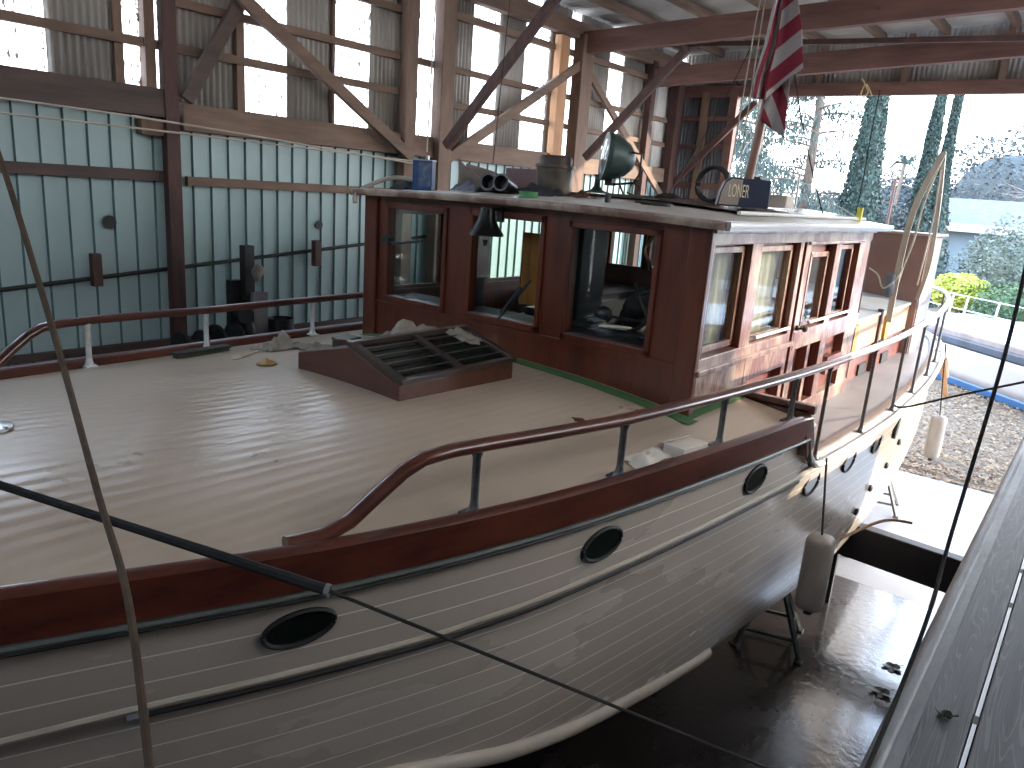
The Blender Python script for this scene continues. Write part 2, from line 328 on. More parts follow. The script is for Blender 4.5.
obj('toe_rail', G().b2((-4.78 + .1, 5.0, -1.3), (CX + bh(5) + .02, 5.06, -1.24)).b2((-4.78, 5.0, -1.35), (CX + bh(5), 5.05, -1.27)), mahogY, boat, bevel=.008)
# handrails
def rail_path(sd):
    P = [(1.38, -1.19), (1.5, -1.19), (1.6, -1.155), (1.7, -1.08), (1.8, -1.01), (1.88, -.975), (2.0, -.965)]
    pts = [Vector((CX + sd * (bh(y) - .05), y, z)) for y, z in P]
    for y in fr(2.2, 11.8, 60) + [12, 12.2, 12.4, 12.6, 12.8, 12.95, 13.05]:
        z = lerp_tab([(2, -.965), (3, -1.0), (5, -1.02), (7, -1.0), (9, -.98), (12.4, -.96)], y)
        pts.append(Vector((CX + sd * max(.05, bh(y) - .06), y, z)))
    return pts
for sd in (1, -1):
    P = rail_path(sd)
    if sd < 0: P = [Vector((p.x + (.05 if p.y < 2.2 else .02), p.y - .15 * max(0, min(1, (4 - p.y) / 2)), p.z)) for p in P]
    k = [i for i, p in enumerate(P) if p.y <= 5.7][-1] + 1
    obj('handrail', G().sweep(P[:k + 1], [(cos(a) * .034, sin(a) * .027) for a in fr(0, 2 * pi, 12)[:-1]]), mahogY, boat, smooth=True)
    obj('handrail', G().sweep(P[k:], [(cos(a) * .034, sin(a) * .027) for a in fr(0, 2 * pi, 12)[:-1]]), mat('weathered_sheen_rail', (.22, .16, .14), .2, 0, scale=(12, 2, 12), col2=(.42, .38, .36), coat=.6) if sd > 0 else mahogY, boat, smooth=True)  # aft port rail's pale colour holds weathering plus painted sky sheen
    for y in [2.13, 3.0, 3.9, 4.82, 5.4, 6.4, 7.38, 8.3, 9.3, 10.2, 11.0, 11.8, 12.4]:
        zb = zsheer(y) + (.0 if y < 5 else .0); y = y - (.12 if sd < 0 and y < 3.5 else 0); x = CX + sd * (bh(y) - .06)
        zt = lerp_tab([(2, -.985), (3, -1.02), (5, -1.04), (7, -1.02), (12.4, -.98)], y)
        zb = zb + .0
        rad = .017 if y < 5 else .014
        g = G().lathe([(.034, 0), (.034, .012), (.022, .03), (rad, .06), (rad, zt - zb - .03), (.024, zt - zb - .01), (.024, zt - zb)], (x, y, zb), 12)
        g.box((x, y, zb + .006), (.10, .07, .012))
        obj('stanchion', g, steel if sd > 0 else steelW, boat, smooth=True)
# portholes
def hull_frame(y, z):
    p = hpt(y, z); a = (hpt(y + .05, z) - hpt(y - .05, z)).normalized(); b = (hpt(y, z + .03) - hpt(y, z - .03)).normalized(); n = a.cross(b)
    if n.x < 0: n = -n
    return p, a, b, n
for y, z, w, h in [(1.42, -1.505, .125, .07), (2.88, -1.58, .135, .08), (4.36, -1.60, .13, .085), (5.5, -1.93, .13, .09), (6.3, -1.94, .13, .09), (7.05, -1.95, .12, .085)]:
    p, a, b, n = hull_frame(y, z)
    ring = [p + n * .008 + a * cos(t) * w + b * sin(t) * h for t in fr(0, 2 * pi, 36)[:-1]]
    o = obj('porthole', G().tube(ring, .010, 8, closed=True), darkline, boat, smooth=True)
    gg = G(); gg.prism([p + n * .002 + a * cos(t) * w + b * sin(t) * h for t in fr(0, 2 * pi, 36)[:-1]], n * .006)
    obj('glass', gg, portglass, o)
p, a, b, n = hull_frame(7.75, -1.95)
obj('exhaust_outlet', G().sweep([p - n * .02, p + n * .03], [(cos(t) * .05, sin(t) * .11) for t in fr(0, 2 * pi, 16)[:-1]]), darkline, boat)
for y, z in [(7.3, -2.45), (7.8, -2.35), (7.0, -2.6), (8.2, -2.2)]:
    p, a, b, n = hull_frame(y, z); obj('through_hull_fitting', G().lathe([(.03, 0), (.035, .02), (.02, .03)], p, 12, Matrix((a, b, n)).transposed()), darkline, boat, smooth=True)
# ---- pilothouse
PX0, PX1, PY0, PY1 = -4.78, -1.84, 4.19, 7.81
zR = -.15
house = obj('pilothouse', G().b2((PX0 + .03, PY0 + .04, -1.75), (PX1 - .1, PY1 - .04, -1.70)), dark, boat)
def cells(us, z0, z1, ops):
    """boxes of a wall with openings: list of (u0,u1,z0,z1)"""
    out = []; u = us[0]
    for a, b, c, d in sorted(ops):
        if a > u: out.append((u, a, z0, z1))
        out.append((a, b, z0, c)); out.append((a, b, d, z1)); u = b
    if us[1] > u: out.append((u, us[1], z0, z1))
    return out
fops = [(-4.53, -3.92, -.92, -.21), (-3.66, -3.03, -.92, -.20), (-2.80, -2.17, -.93, -.21)]
g = G()
for a, b_, c, d in cells((PX0, PX1), -1.4, -.135, fops): g.b2((a, PY0, c), (b_, PY0 + .07, d))
g.b2((PX0 - .01, PY0 - .02, -1.00), (PX1 + .0, PY0, -.965))        # belt
g.prism([(PX0 + .01, PY0 + .003, -.15)] + [(x, PY0 + .003, -.146 + .029 * (1 - ((x - CX) / 1.6) ** 2)) for x in fr(PX0 + .01, PX1 - .01, 16)] + [(PX1 - .01, PY0 + .003, -.15)], (0, .06, 0))
obj('front_wall', g, mahog, house)
for a, b_, c, d in fops:
    g = G(); t = .045
    for q in ((a - .02, a + .015, c - .03, d + .03), (b_ - .015, b_ + .02, c - .03, d + .03), (a - .02, b_ + .02, c - .04, c + .015), (a - .02, b_ + .02, d - .015, d + .03)):
        g.b2((q[0], PY0 - .022, q[2]), (q[1], PY0 + .06, q[3]))
    obj('window_frame', g, mahog, house, bevel=.006)
    obj('pane', G().b2((a, PY0 + .03, c), (b_, PY0 + .036, d)), glass, house)
# corner posts standing proud
for x in (PX0, PX1):
    s = 1 if x > CX else -1
    obj('corner_post', G().b2((x - s * .13, PY0 - .03, -1.35), (x + s * .012, PY0 + .03, -.13)), mahog, house, bevel=.012)
def side_wall(x, s, mtl, mtl2):
    ops = [(4.26, 4.82, -.90, -.27), (5.04, 5.74, -.91, -.275), (6.22, 6.66, -.91, -.34), (6.90, 7.38, -.905, -.29)]
    cols = ((PY0, 4.25), (4.84, 5.02), (5.78, 5.86), (5.92, 6.04), (6.70, 6.85), (7.42, 7.81))
    if s < 0: ops = [(4.28, 4.98, -.90, -.25), (5.60, 6.90, -.90, -.25)]; cols = ((PY0, 4.27), (5.0, 5.58), (6.92, 7.81))
    def two(o):
        o.data.materials.append(mahog)
        for p in o.data.polygons:
            if abs(p.normal.x) < .5 and p.normal.z < .5: p.material_index = 1
        return o
    g = G(); R = .075
    # recessed skin
    for a, b_, c, d in cells((PY0 + .06, PY1), -1.75, -.16, ops): g.b2((x - s * R, a, c), (x - s * (R + .04), b_, d))
    obj('side_wall', g, mtl2, house)
    g = G()   # proud framing
    for a, b_ in cols:
        g.b2((x, a, -1.02 if a > 4.5 and a < 5.1 else -1.74), (x - s * R, b_, -.16))
    e = .0012 * s
    g.b2((x + e, PY0, -.16), (x - s * R, PY1, -.245)); g.b2((x + e, 4.2, -1.0), (x - s * R, 5.8, -.925)); g.b2((x + 2 * e, 4.2, -1.24), (x - s * R, 5.0, -1.0))
    g.b2((x + 2 * e, 5.0, -1.18), (x - s * R, 5.8, -1.0)); g.b2((x + 3 * e, 5.95, -1.08), (x - s * R, 7.80, -.93)); g.b2((x + 3 * e, 5.0, -1.74), (x - s * R, 5.08, -1.0)); g.b2((x + e, 6.35, -1.6), (x - s * R, 6.42, -1.0))
    g.b2((x + 4 * e, 5.0, -1.74), (x - s * R, 7.80, -1.58))
    two(obj('wall_framing', g, mtl, house, bevel=.006))
    g = G().b2((x + s * .03, 4.19, -1.025), (x - s * .01, 5.88, -.99)); g.b2((x + s * .025, 4.19, -.175), (x, 7.83, -.15)); g.b2((x + s * .02, 5.95, -.262), (x, 7.5, -.24))
    obj('belt_moulding', g, mtl, house, bevel=.004)
    for a, b_, c, d in ops:
        g = G(); X0, X1 = x - s * .045, x - s * .085
        for q in ((a - .01, a + .03, c, d), (b_ - .03, b_ + .01, c, d), (a, b_, c - .01, c + .03), (a, b_, d - .03, d + .01)): g.b2((X0, q[0], q[2]), (X1, q[1], q[3]))
        two(obj('sash', g, mtl, house, bevel=.004))
        obj('pane', G().b2((x - s * .062, a, c), (x - s * .068, b_, d)), glass, house)
    return ops
ops = side_wall(PX1, 1, worn, worn2); side_wall(PX0, -1, mahog, mahog)
g = G().lathe([(.02, 0), (.02, .02), (.008, .025), (.008, .05), (.022, .055), (.026, .07), (.015, .085)], (PX1, 5.98, -.90), 12, Matrix.Rotation(pi / 2, 3, 'Y'))
obj('door_knob', g, darkline, house, smooth=True)
g = G()
for k in range(2): g.b2((PX1 - .01, 6.9, -1.30 - .11 * k), (PX1 + .03, 7.35, -1.25 - .11 * k))
obj('louvre_vent', g, worn2, house)
obj('grab_rail', G().tube([(PX1 + .02, y, -.875) for y in fr(5.06, 5.74, 3)], .013).tube([(PX1 + .02, y, -.875) for y in fr(6.2, 7.4, 3)], .013), steelW, house, smooth=True)
g = G()
for a, b_, c, d in cells((PX0, PX1), -1.74, -.135, [(-4.64, -4.2, -.78, -.25), (-4.13, -3.74, -.78, -.25), (-3.62, -3.3, -.78, -.25), (-2.9, -2.1, -.9, -.3)]): g.b2((a, PY1 - .05, c), (b_, PY1, d))
obj('rear_wall', g, mahog, house)
# pleated curtains
def curtain(p, q, z0, z1, m, amp=.02, n=9, name='curtain', tie=False):
    p = Vector(p); q = Vector(q); d = q - p; nn = Vector((d.y, -d.x, 0)).normalized()
    def f(u, v):
        w = 1 if not tie else 1 - .75 * exp(-((v - .62) ** 2) / .03) * 1.0
        return p + d * (u * w) + nn * sin(u * n * 2 * pi) * amp + Vector((0, 0, z1 + (z0 - z1) * v))
    return obj(name, G().grid(f, fr(0, 1, n * 8), fr(0, 1, 10)), m, house, smooth=True)
curtain((-1.98, 4.46, 0), (-1.98, 4.84, 0), -.93, -.25, curtainM, n=3)
curtain((-1.985, 5.12, 0), (-1.985, 5.76, 0), -.92, -.25, curtainM, n=5)
curtain((-2.04, 6.2, 0), (-2.04, 6.45, 0), -.92, -.3, curtainM, n=3)
curtain((-4.2, 7.72, 0), (-4.05, 7.72, 0), -.8, -.22, curtainB, n=3, tie=True); curtain((-3.82, 7.72, 0), (-3.6, 7.72, 0), -.8, -.22, curtainB, n=3, tie=True)
curtain((-3.6, 7.73, 0), (-3.5, 7.73, 0), -.8, -.25, curtainM, n=2)
# cabin interior
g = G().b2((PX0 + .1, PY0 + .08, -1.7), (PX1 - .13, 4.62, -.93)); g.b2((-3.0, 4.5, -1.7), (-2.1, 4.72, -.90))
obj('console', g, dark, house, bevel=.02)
g = G().b2((-4.05, 4.35, -1.6), (-3.86, 4.6, -.70)); obj('control_box', g, dark, house, bevel=.01)
obj('control_lid', G().b2((-4.07, 4.33, -.70), (-3.84, 4.62, -.68)), trimW, house)
g = G(); c = Vector((-2.48, 4.78, -.86))
g.tube([c + Vector((cos(t) * .23, 0, sin(t) * .23)) for t in fr(0, 2 * pi, 32)[:-1]], .017, 8, closed=True)
for k in range(6): t = k * pi / 3; g.bar(c, c + Vector((cos(t) * .3, 0, sin(t) * .3)), .018, .018, (0, 1, 0))
g.lathe([(.05, -.04), (.05, .04)], c, 14, Matrix.Rotation(pi / 2, 3, 'X')); g.bar(c, c + Vector((0, -.2, -.05)), .04, .04)
obj('steering_wheel', g, dark, house, smooth=True)
def rbox(a, b, r=.08):
    g = G().b2(a, b); bmesh.ops.bevel(g.bm, geom=g.bm.edges[:], offset=r, segments=4, affect='EDGES'); return g
for x in (-2.6, -3.75):
    obj('helm_seat', rbox((x - .27, 5.2, -1.2), (x + .27, 5.75, -1.0), .07), vinyl, house, smooth=True)
    obj('seat_back', rbox((x - .27, 5.66, -1.1), (x + .27, 5.82, -.60), .06), vinyl, house, smooth=True)
    obj('seat_pedestal', G().lathe([(.2, -1.7), (.2, -1.67), (.05, -1.62), (.05, -1.2)], (x, 5.45, 0), 16), steel, house, smooth=True)
obj('settee', rbox((PX0 + .12, 6.0, -1.3), (-3.9, 7.7, -.98), .06), vinyl, house, smooth=True)
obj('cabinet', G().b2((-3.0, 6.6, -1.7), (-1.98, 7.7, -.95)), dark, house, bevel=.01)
obj('interior_post', G().b2((-3.34, 4.9, -1.7), (-3.24, 5.0, -.15)).b2((-3.3, 4.95, -1.7), (-3.2, 5.3, -.2)), dark, house)
towel = mat('orange_towel', (.55, .22, .05), .95, 0, var=.15)
curtain((-3.53, 4.62, 0), (-3.36, 4.62, 0), -.86, -.32, towel, amp=.015, n=2, name='hanging_towel')
g = G().ball((-2.93, 4.9, -.88), .07, 2).ball((-2.75, 4.5, -.86), .05, 2, (1.6, 1, .4)); obj('instrument_cluster', g, steel, house, smooth=True)
for x, rz in ((-2.62, .2), (-2.2, -.3), (-3.1, .4)): obj('chart_sheet', G().box((x, 4.55 if x > -3 else 4.45, -.885 if x > -3 else -.915), (.2, .13, .006), rz), trimW, house)
# roof
def zroof(x, y=4.55): return -.100 + (.03 + .07 * min(1, max(0, (y - 4.1) / 1.4))) * (1 - ((x - CX) / 1.6) ** 2)
RX0, RX1, RY0, RY1 = PX0 - .09, PX1 + .11, PY0 - .09, PY1 + .12
g = G()
for dz in (0, -.045):
    g.grid(lambda x, y: Vector((x, y, zroof(x, y) + dz)), fr(RX0, RX1, 24), fr(RY0, 5.6, 8) + [RY1])
for y in (RY0, RY1): g.grid(lambda x, k: Vector((x, y, zroof(x, y) - .045 * k)), fr(RX0, RX1, 24), [0, 1])
for x in (RX0, RX1): g.quad((x, RY0, zroof(x)), (x, RY1, zroof(x)), (x, RY1, zroof(x) - .045), (x, RY0, zroof(x) - .045))
roof = obj('pilothouse_roof', g, roofM, boat, smooth=True)
bprof = [(-.02, -.03), (.02, -.03), (.026, 0), (.02, .02), (-.02, .02)]
edgeM = mat('edge_moulding', (.16, .08, .05), .35, 0, scale=(5, 5, 5), col2=(.36, .28, .22), thr=(.4, .65), coat=.3)
g = G()
g.sweep([Vector((x, RY0 - .005, zroof(x, RY0) - .022)) for x in fr(RX0, RX1, 24)], bprof)
obj('edge_moulding', g, edgeM, roof, smooth=True); g = G()
g.sweep([Vector((x, RY1 + .005, zroof(x, RY1) - .022)) for x in fr(RX0, RX1, 24)], bprof)
edgeM = mat('edge_moulding', (.16, .08, .05), .35, 0, scale=(5, 5, 5), col2=(.36, .28, .22), thr=(.4, .65), coat=.3)
obj('edge_moulding', g, edgeM, roof, smooth=True)
sideE = mat('edge_moulding_side', (.3, .29, .3), .25, 0, scale=(5, 1, 5), col2=(.5, .5, .5), coat=.6)
for x, s in ((RX0, -1), (RX1, 1)): obj('edge_moulding', G().sweep([Vector((x + s * .005, y, zroof(x, y) - .022)) for y in fr(RY0, RY1, 6)], bprof), sideE, roof, smooth=True)
# raised slab of the roof (sliding-hatch coaming) with handrail
g = G()
sx0, sx1, sy0, sy1 = -4.2, -2.0, 5.0, 7.75
g.grid(lambda x, y: Vector((x, y, zroof(x, y) + .012)), fr(sx0, sx1, 14), [sy0, sy1])
bmesh.ops.solidify(g.bm, geom=g.bm.faces[:], thickness=.045)
obj('roof_hatch_coaming', g, mahog, roof, bevel=.01)
g = G().grid(lambda x, y: Vector((x, y, zroof(x, y) + .022)), fr(sx0 - .02, sx1 + .03, 14), [sy0 - .03, sy1 + .02]); bmesh.ops.solidify(g.bm, geom=g.bm.faces[:], thickness=.012)
obj('coaming_top', g, mat('coaming_cap', (.2, .12, .1), .25, 0, col2=(.36, .3, .28), coat=.5), roof, bevel=.003)
obj('roof_grab_rail', G().tube([(-1.95, y, zroof(-1.95) + .028) for y in fr(4.8, 7.85, 6)], .014, 8), steelW, roof, smooth=True)
# bell on the front
def lathe_axis(prof, o, m, name, parent, n=24, M=None): return obj(name, G().lathe(prof, o, n, M), m, parent, smooth=True)
bell = lathe_axis([(.125, 0), (.12, .012), (.09, .05), (.065, .10), (.055, .15), (.045, .18), (.015, .195)], (-3.39, 4.02, -.33), mat('black_bronze', (.012, .013, .013), .35, .6, var=.3), 'ship_bell', boat)
obj('bell_bracket', G().box((-3.39, 4.08, -.155), (.06, .2, .02)).box((-3.39, 4.165, -.19), (.05, .03, .1)).lathe([(.012, -.04), (.02, 0)], (-3.39, 4.02, -.36), 10), dark, bell)
# wipers
obj('windscreen_wiper', G().box((-4.50, 4.14, -.47), (.09, .06, .05)).bar((-4.55, 4.12, -.49), (-4.22, 4.13, -.465), .012, .012).bar((-4.42, 4.12, -.495), (-4.1, 4.13, -.44), .012, .018).bar((-4.5, 4.13, -.45), (-4.45, 4.13, -.41), .015, .015), dark, boat)
obj('windscreen_wiper', G().bar((-3.34, 4.14, -.92), (-3.06, 4.13, -.60), .012, .014).bar((-3.30, 4.13, -.86), (-3.14, 4.125, -.66), .014, .024), dark, boat)
# searchlight on the roof
sl = obj('searchlight', G().lathe([(.11, 0), (.11, .008), (.05, .02), (.025, .05), (.02, .12), (.035, .135)], (-3.16, 5.0, .0), 20), mat('black_green_paint', (.03, .055, .05), .4, .2, var=.3), boat, smooth=True)
ax = Vector((-.75, -.68, .10)).normalized(); bz = Vector((0, 0, 1)); by = bz.cross(ax).normalized(); bz = ax.cross(by); MM = Matrix((bz, by, ax)).transposed()
c = Vector((-3.05, 5.0, .26))
obj('lamp_housing', G().lathe([(.02, -.17), (.06, -.16), (.115, -.11), (.15, -.04), (.165, .03), (.172, .03), (.172, .065), (.155, .065)], c, 28, MM), sl.data.materials[0], sl, smooth=True)
obj('lamp_lens', G().lathe([(.15, .055), (.12, .066), (.05, .075), (.001, .078)], c, 28, MM), mat('lamp_glass', (.3, .33, .33), .06, .5, var=.05), sl, smooth=True)
g = G().tube([c + Vector((.02, 0, -.19)), c + Vector((.2, 0, -.17)), c + Vector((.24, 0, -.1)), c + Vector((.24, 0, .03)), c + Vector((.16, 0, .04))], .009)
g.tube([c + Vector((.1, -.05, -.1)), c + Vector((.12, -.05, -.2)), c + Vector((.16, -.05, -.27)), c + Vector((.26, -.05, -.26)), c + Vector((.28, -.05, -.2)), c + Vector((.22, -.05, -.17)), c + Vector((.18, -.05, -.24)), c + Vector((.3, -.05, -.275))], .008)
g.bar(c + Vector((0, 0, -.2)), c + Vector((0, 0, -.14)), .06, .06)
obj('lamp_yoke', g, dark, sl, smooth=True)
# skylight hatch on the foredeck
hx0, hx1, hy0, hy1 = -3.70, -2.83, 2.72, 3.70
zh = -1.17
hatch = obj('skylight', G().prism([(hx0, hy0, zh - .05), (hx1, hy0, zh - .05), (hx1, hy0, zh + .11), (hx0 + .46, hy0, zh + .245), (hx0, hy0, zh + .13)], (0, hy1 - hy0, 0)), hatchw, boat, bevel=.008)
g = G(); g.b2((hx0 - .03, hy0 - .03, zh - .04), (hx1 + .03, hy0, zh + .0)); g.b2((hx1, hy0 - .03, zh - .05), (hx1 + .03, hy1, zh - .01)); obj('coaming_trim', g, hatchw, hatch, bevel=.004)
A = Vector((hx0 + .46, hy0, zh + .25)); B = Vector((hx1 + .02, hy0, zh + .118)); dn = (B - A)
g = G()
for y in (hy0 + .0, (hy0 + hy1) / 2 - .02, hy1 - .04): g.bar(A + Vector((0, y - hy0 + .02, .012)), B + Vector((0, y - hy0 + .02, .012)), .05, .03)
g.bar(A + Vector((0, 0, .012)), A + Vector((0, hy1 - hy0, .012)), .05, .03); g.bar(B + Vector((-.02, 0, .012)), B + Vector((-.02, hy1 - hy0, .012)), .05, .03)
obj('skylight_frame', g, mat('black_brown', (.035, .018, .012), .4, 0, var=.3, coat=.2), hatch, bevel=.004)
g = G()
for k in range(1, 5):
    q = A + dn * (k / 5); g.bar(q + Vector((0, .04, .022)), q + Vector((0, hy1 - hy0 - .04, .022)), .010, .006)
obj('protective_bar', g, mat('tarnished_brass', (.07, .055, .04), .4, .4, var=.3), hatch)
g = G(); g.quad(A + Vector((0, .02, .006)), B + Vector((0, .02, .006)), B + Vector((0, hy1 - hy0 - .02, .006)), A + Vector((0, hy1 - hy0 - .02, .006))); obj('skylight_glass', g, portglass, hatch)
# green masking tape round the pilothouse foot
tapeM = mat('green_tape', (.05, .14, .04), .7, 0, var=.15)
def tape(pts, w):
    g = G()
    for (x0, y0), (x1, y1) in zip(pts, pts[1:]):
        d = Vector((x1 - x0, y1 - y0, 0)).normalized(); n_ = Vector((d.y, -d.x, 0)) * w
        n = 8
        def f(k, s): x = x0 + (x1 - x0) * k + n_.x * s; y = y0 + (y1 - y0) * k + n_.y * s; return Vector((x, y, zdeck(x, y) + .006))
        g.grid(f, fr(0, 1, n), [-.02, 1])
    return g
obj('masking_tape', tape([(-4.7, 4.17), (-1.76, 4.15)], .12), tapeM, boat, solid=.003)
obj('masking_tape', tape([(-1.80, 4.1), (-1.80, 4.98)], -.06), tapeM, boat, solid=.003)
obj('deck_plate', G().prism([(-2.14 + dx, 3.43 + dy, zdeck(-2.14, 3.43) + .001) for dx, dy in ((-.05, -.0), (0, -.035), (.05, 0), (0, .035))], (0, 0, .006)), hatchw, boat)
obj('deck_plate', G().lathe([(.08, 0), (.08, .008), (.07, .012)], (-3.27, .98, zdeck(-3.27, .98)), 24).lathe([(.01, 0), (.01, .016)], (-3.22, 1.02, zdeck(-3.27, .98)), 8), alum, boat, smooth=True)
# ---- aft trunk cabin
plyM = mat('raw_plywood', (.42, .27, .15), .6, 0, scale=(2, .8, 5), col2=(.52, .38, .25)); ply2 = mat('orange_plywood', (.55, .28, .05), .55, 0, var=.2)
tx = -1.92
trunk = obj('trunk_cabin', G().b2((CX * 2 - tx, PY1, -1.75), (tx, 10.7, -1.06)), worn2, boat)
obj('trunk_roof', G().grid(lambda x, y: Vector((x, y, -1.045 + .08 * (1 - ((x - CX) / 1.45) ** 2))), fr(2 * CX - tx - .04, tx + .04, 16), [PY1, 10.75]), mat('trunk_roof_paint', (.42, .46, .5), .45, 0, var=.12), trunk, solid=.03)
obj('plywood_patch', G().b2((tx, 7.85, -1.36), (tx + .025, 10.7, -1.07)), plyM, trunk)
for y in (7.98, 9.3, 10.55): obj('plywood_strip', G().box((tx + .04, y, -1.26), (.03, .14, .36), rx=.1), ply2, trunk)
obj('side_post', G().b2((tx, 8.95, -1.75), (tx + .05, 9.02, -1.0)), timberD, trunk)
for y in (8.5, 9.5): obj('side_port', G().b2((tx, y, -1.68), (tx + .02, y + .3, -1.56)), dark, trunk)
brownP = mat('brown_panel', (.17, .085, .065), .45, 0, scale=(1.2, 1.2, 1.2), col2=(.26, .14, .11), coat=.2)
dog = obj('aft_shelter', G().b2((-4.6, 10.45, -1.72), (-1.82, 10.5, -.22)).b2((-1.86, 10.5, -1.72), (-1.82, 11.2, -.22)).b2((-4.6, 10.5, -1.72), (-4.56, 11.2, -.22)), brownP, boat)
obj('shelter_side', G().b2((-1.82, 10.5, -1.7), (-1.805, 11.2, -.24)), mat('grey_canvas', (.35, .33, .33), .8, 0, var=.12), dog)
obj('shelter_roof', G().b2((-4.66, 10.4, -.22), (-1.76, 11.3, -.19)), mat('shelter_trim', (.35, .25, .2), .5, 0, var=.2), dog, bevel=.005)
# bent laths (awning frame) lashed to the cabin side
lathM = mat('varnished_lath', (.30, .25, .19), .35, 0, scale=(10, 10, 2), col2=(.5, .44, .34), coat=.3)
aw = thing('awning_frame', 'tall pointed frame of two bent wooden laths leaning up from the aft cabin side', 'awning frame', (-1.8, 9, -1.2))
def path(us, y): return [ony(u, v, y) for u, v in us]
def spl(P, n=8):
    out = []
    for i in range(len(P) - 1):
        p0 = P[max(i - 1, 0)]; p1 = P[i]; p2 = P[i + 1]; p3 = P[min(i + 2, len(P) - 1)]
        for k in range(n):
            t = k / n; out.append(.5 * ((2 * p1) + (-p0 + p2) * t + (2 * p0 - 5 * p1 + 4 * p2 - p3) * t * t + (-p0 + 3 * p1 - 3 * p2 + p3) * t ** 3))
    return out + [P[-1]]
obj('bent_lath', G().sweep(spl(path([(944, 152), (927, 182), (912, 215), (900, 262), (888, 322)], 9.0)), [(-.03, -.012), (.03, -.012), (.03, .012), (-.03, .012)], up=(0, 1, 0)), lathM, aw, smooth=False)
obj('bent_lath', G().sweep(spl(path([(944, 152), (941, 185), (936, 225), (929, 265), (917, 300)], 9.25)), [(-.02, -.012), (.02, -.012), (.02, .012), (-.02, .012)], up=(0, 1, 0)), lathM, aw)
obj('lashing', G().tube(spl(path([(942, 160), (925, 200), (914, 240), (903, 268), (893, 300)], 9.1)), .011, 6).tube(spl(path([(941, 170), (934, 215), (926, 250), (917, 285)], 9.15)), .009, 6).tube(spl(path([(903, 268), (895, 280), (883, 288), (878, 275), (869, 268)], 8.9)), .009, 6), ropeW, aw, smooth=True)
obj('sash_weight', G().lathe([(.02, .12), (.05, .1), (.06, 0), (.06, -.1), (.03, -.14)], ony(890, 284, 9.0), 12), mat('grey_lead', (.12, .13, .15), .6, 0, var=.2), aw, smooth=True)
# ------------------------------------------------------------ things on the boat
def ybr(u, v, y): return ony(u, v, y)
def RP(x, y): return Vector((x, y, zroof(x, y)))
def crumple(c, sx, sy, h, m, name, label, cat, seed=0, zf=None, n=34, group=None, fall=1.6):
    c = Vector(c); g = G()
    def f(u, v):
        a = (u * 2 - 1); b = (v * 2 - 1); rr = min(1, sqrt(a * a + b * b))
        wob = 1 + .25 * noise.noise(Vector((a * 1.7 + seed, b * 1.7, seed)))
        x = c.x + a * sx * wob; y = c.y + b * sy * wob
        z0 = zf(x, y) if zf else c.z
        k = max(0, 1 - max(abs(a), abs(b)) ** fall)
        rid = abs(noise.noise(Vector((x * 9 + seed, y * 9, seed)))) + .35 * abs(noise.noise(Vector((x * 22, y * 22, seed))))
        return Vector((x, y, z0 + .004 + h * k * (.35 + 1.3 * rid) + .012 * rid))
    g.grid(f, fr(0, 1, n), fr(0, 1, n))
    o = obj(name, g, m, None, smooth=True, solid=.004); return tag(o, label, cat, group)
zd = lambda x, y: zdeck(x, y)
zhat = lambda x, y: max(zdeck(x, y), (zh + .255 - .28 * max(0, x - (hx0 + .46)) - .3 * max(0, hx0 + .46 - x)) if hx0 - .03 < x < hx1 + .03 and hy0 < y < hy1 + .03 else -9)
crumple((-3.52, 3.40, 0), .20, .17, .11, ragM, 'rag', 'grey-beige rag bunched high on the far corner of the skylight', 'rag', 3, zhat)
crumple((-3.24, 3.56, 0), .20, .08, .03, ragM, 'rag', 'flat crumpled rag lying along the skylight\'s aft top edge', 'rag', 8, zhat)
crumple((-4.47, 3.12, 0), .12, .14, .11, ragM, 'rag', 'pale rag on the foredeck beside the far toe rail and stanchion', 'rag', 11, zd)
crumple((-4.26, 3.27, 0), .11, .11, .06, ragM, 'rag', 'small flat rag between the far rail rag and the skylight', 'rag', 17, zd)
crumple((-1.66, 3.35, 0), .06, .17, .035, mat('white_cloth', (.55, .5, .43), .9, 0, var=.15, bump=.2), 'rag', 'white cloth lying by the near toe rail between two stanchions', 'rag', 23, zd)
goldM = mat('yellow_paper', (.42, .25, .07), .6, 0, var=.3)
crumple((-3.9, 2.64, 0), .045, .045, .055, goldM, 'paper_scrap', 'crumpled yellow scrap alone in the middle of the foredeck', 'scrap', 5, zd, 12)
crumple((-4.05, 3.1, 0), .035, .05, .015, goldM, 'paper_scrap', 'flat orange scrap beside the small rag near the skylight', 'scrap', 9, zd, 12)
z0 = zdeck(-4.62, 2.65)
br = thing('scrubbing_brush', 'long black scrubbing brush lying at the foot of a far rail stanchion', 'brush', (-4.62, 2.65, z0))
obj('brush_head', G().box((-4.66, 2.66, z0 + .03), (.07, .42, .02), rz=.12), darkline, br, bevel=.004); obj('bristles', G().box((-4.66, 2.66, z0 + .012), (.055, .4, .022), rz=.12), mat('green_bristle', (.04, .06, .04), .9), br)
tag(obj('wood_stick', G().box((-4.28, 2.75, zdeck(-4.28, 2.75) + .01), (.025, .30, .012), rz=.5), mat('pale_stick', (.5, .4, .28), .7)), 'thin pale wooden stick lying on the foredeck before the brush', 'stick')
tc_ = thing('toolbox', 'small dark green box beside the skylight\'s far side', 'box', (-4.1, 3.42, zdeck(-4.1, 3.42)))
zb = zdeck(-4.1, 3.42)
obj('box_body', G().box((-4.1, 3.42, zb + .035), (.12, .16, .07), rz=.2), mat('dark_green_paint', (.03, .035, .025), .6), tc_, bevel=.006); obj('box_lid', G().box((-4.1, 3.42, zb + .078), (.13, .17, .016), rz=.2), mat('box_lid_paint', (.08, .08, .06), .5), tc_, bevel=.004)
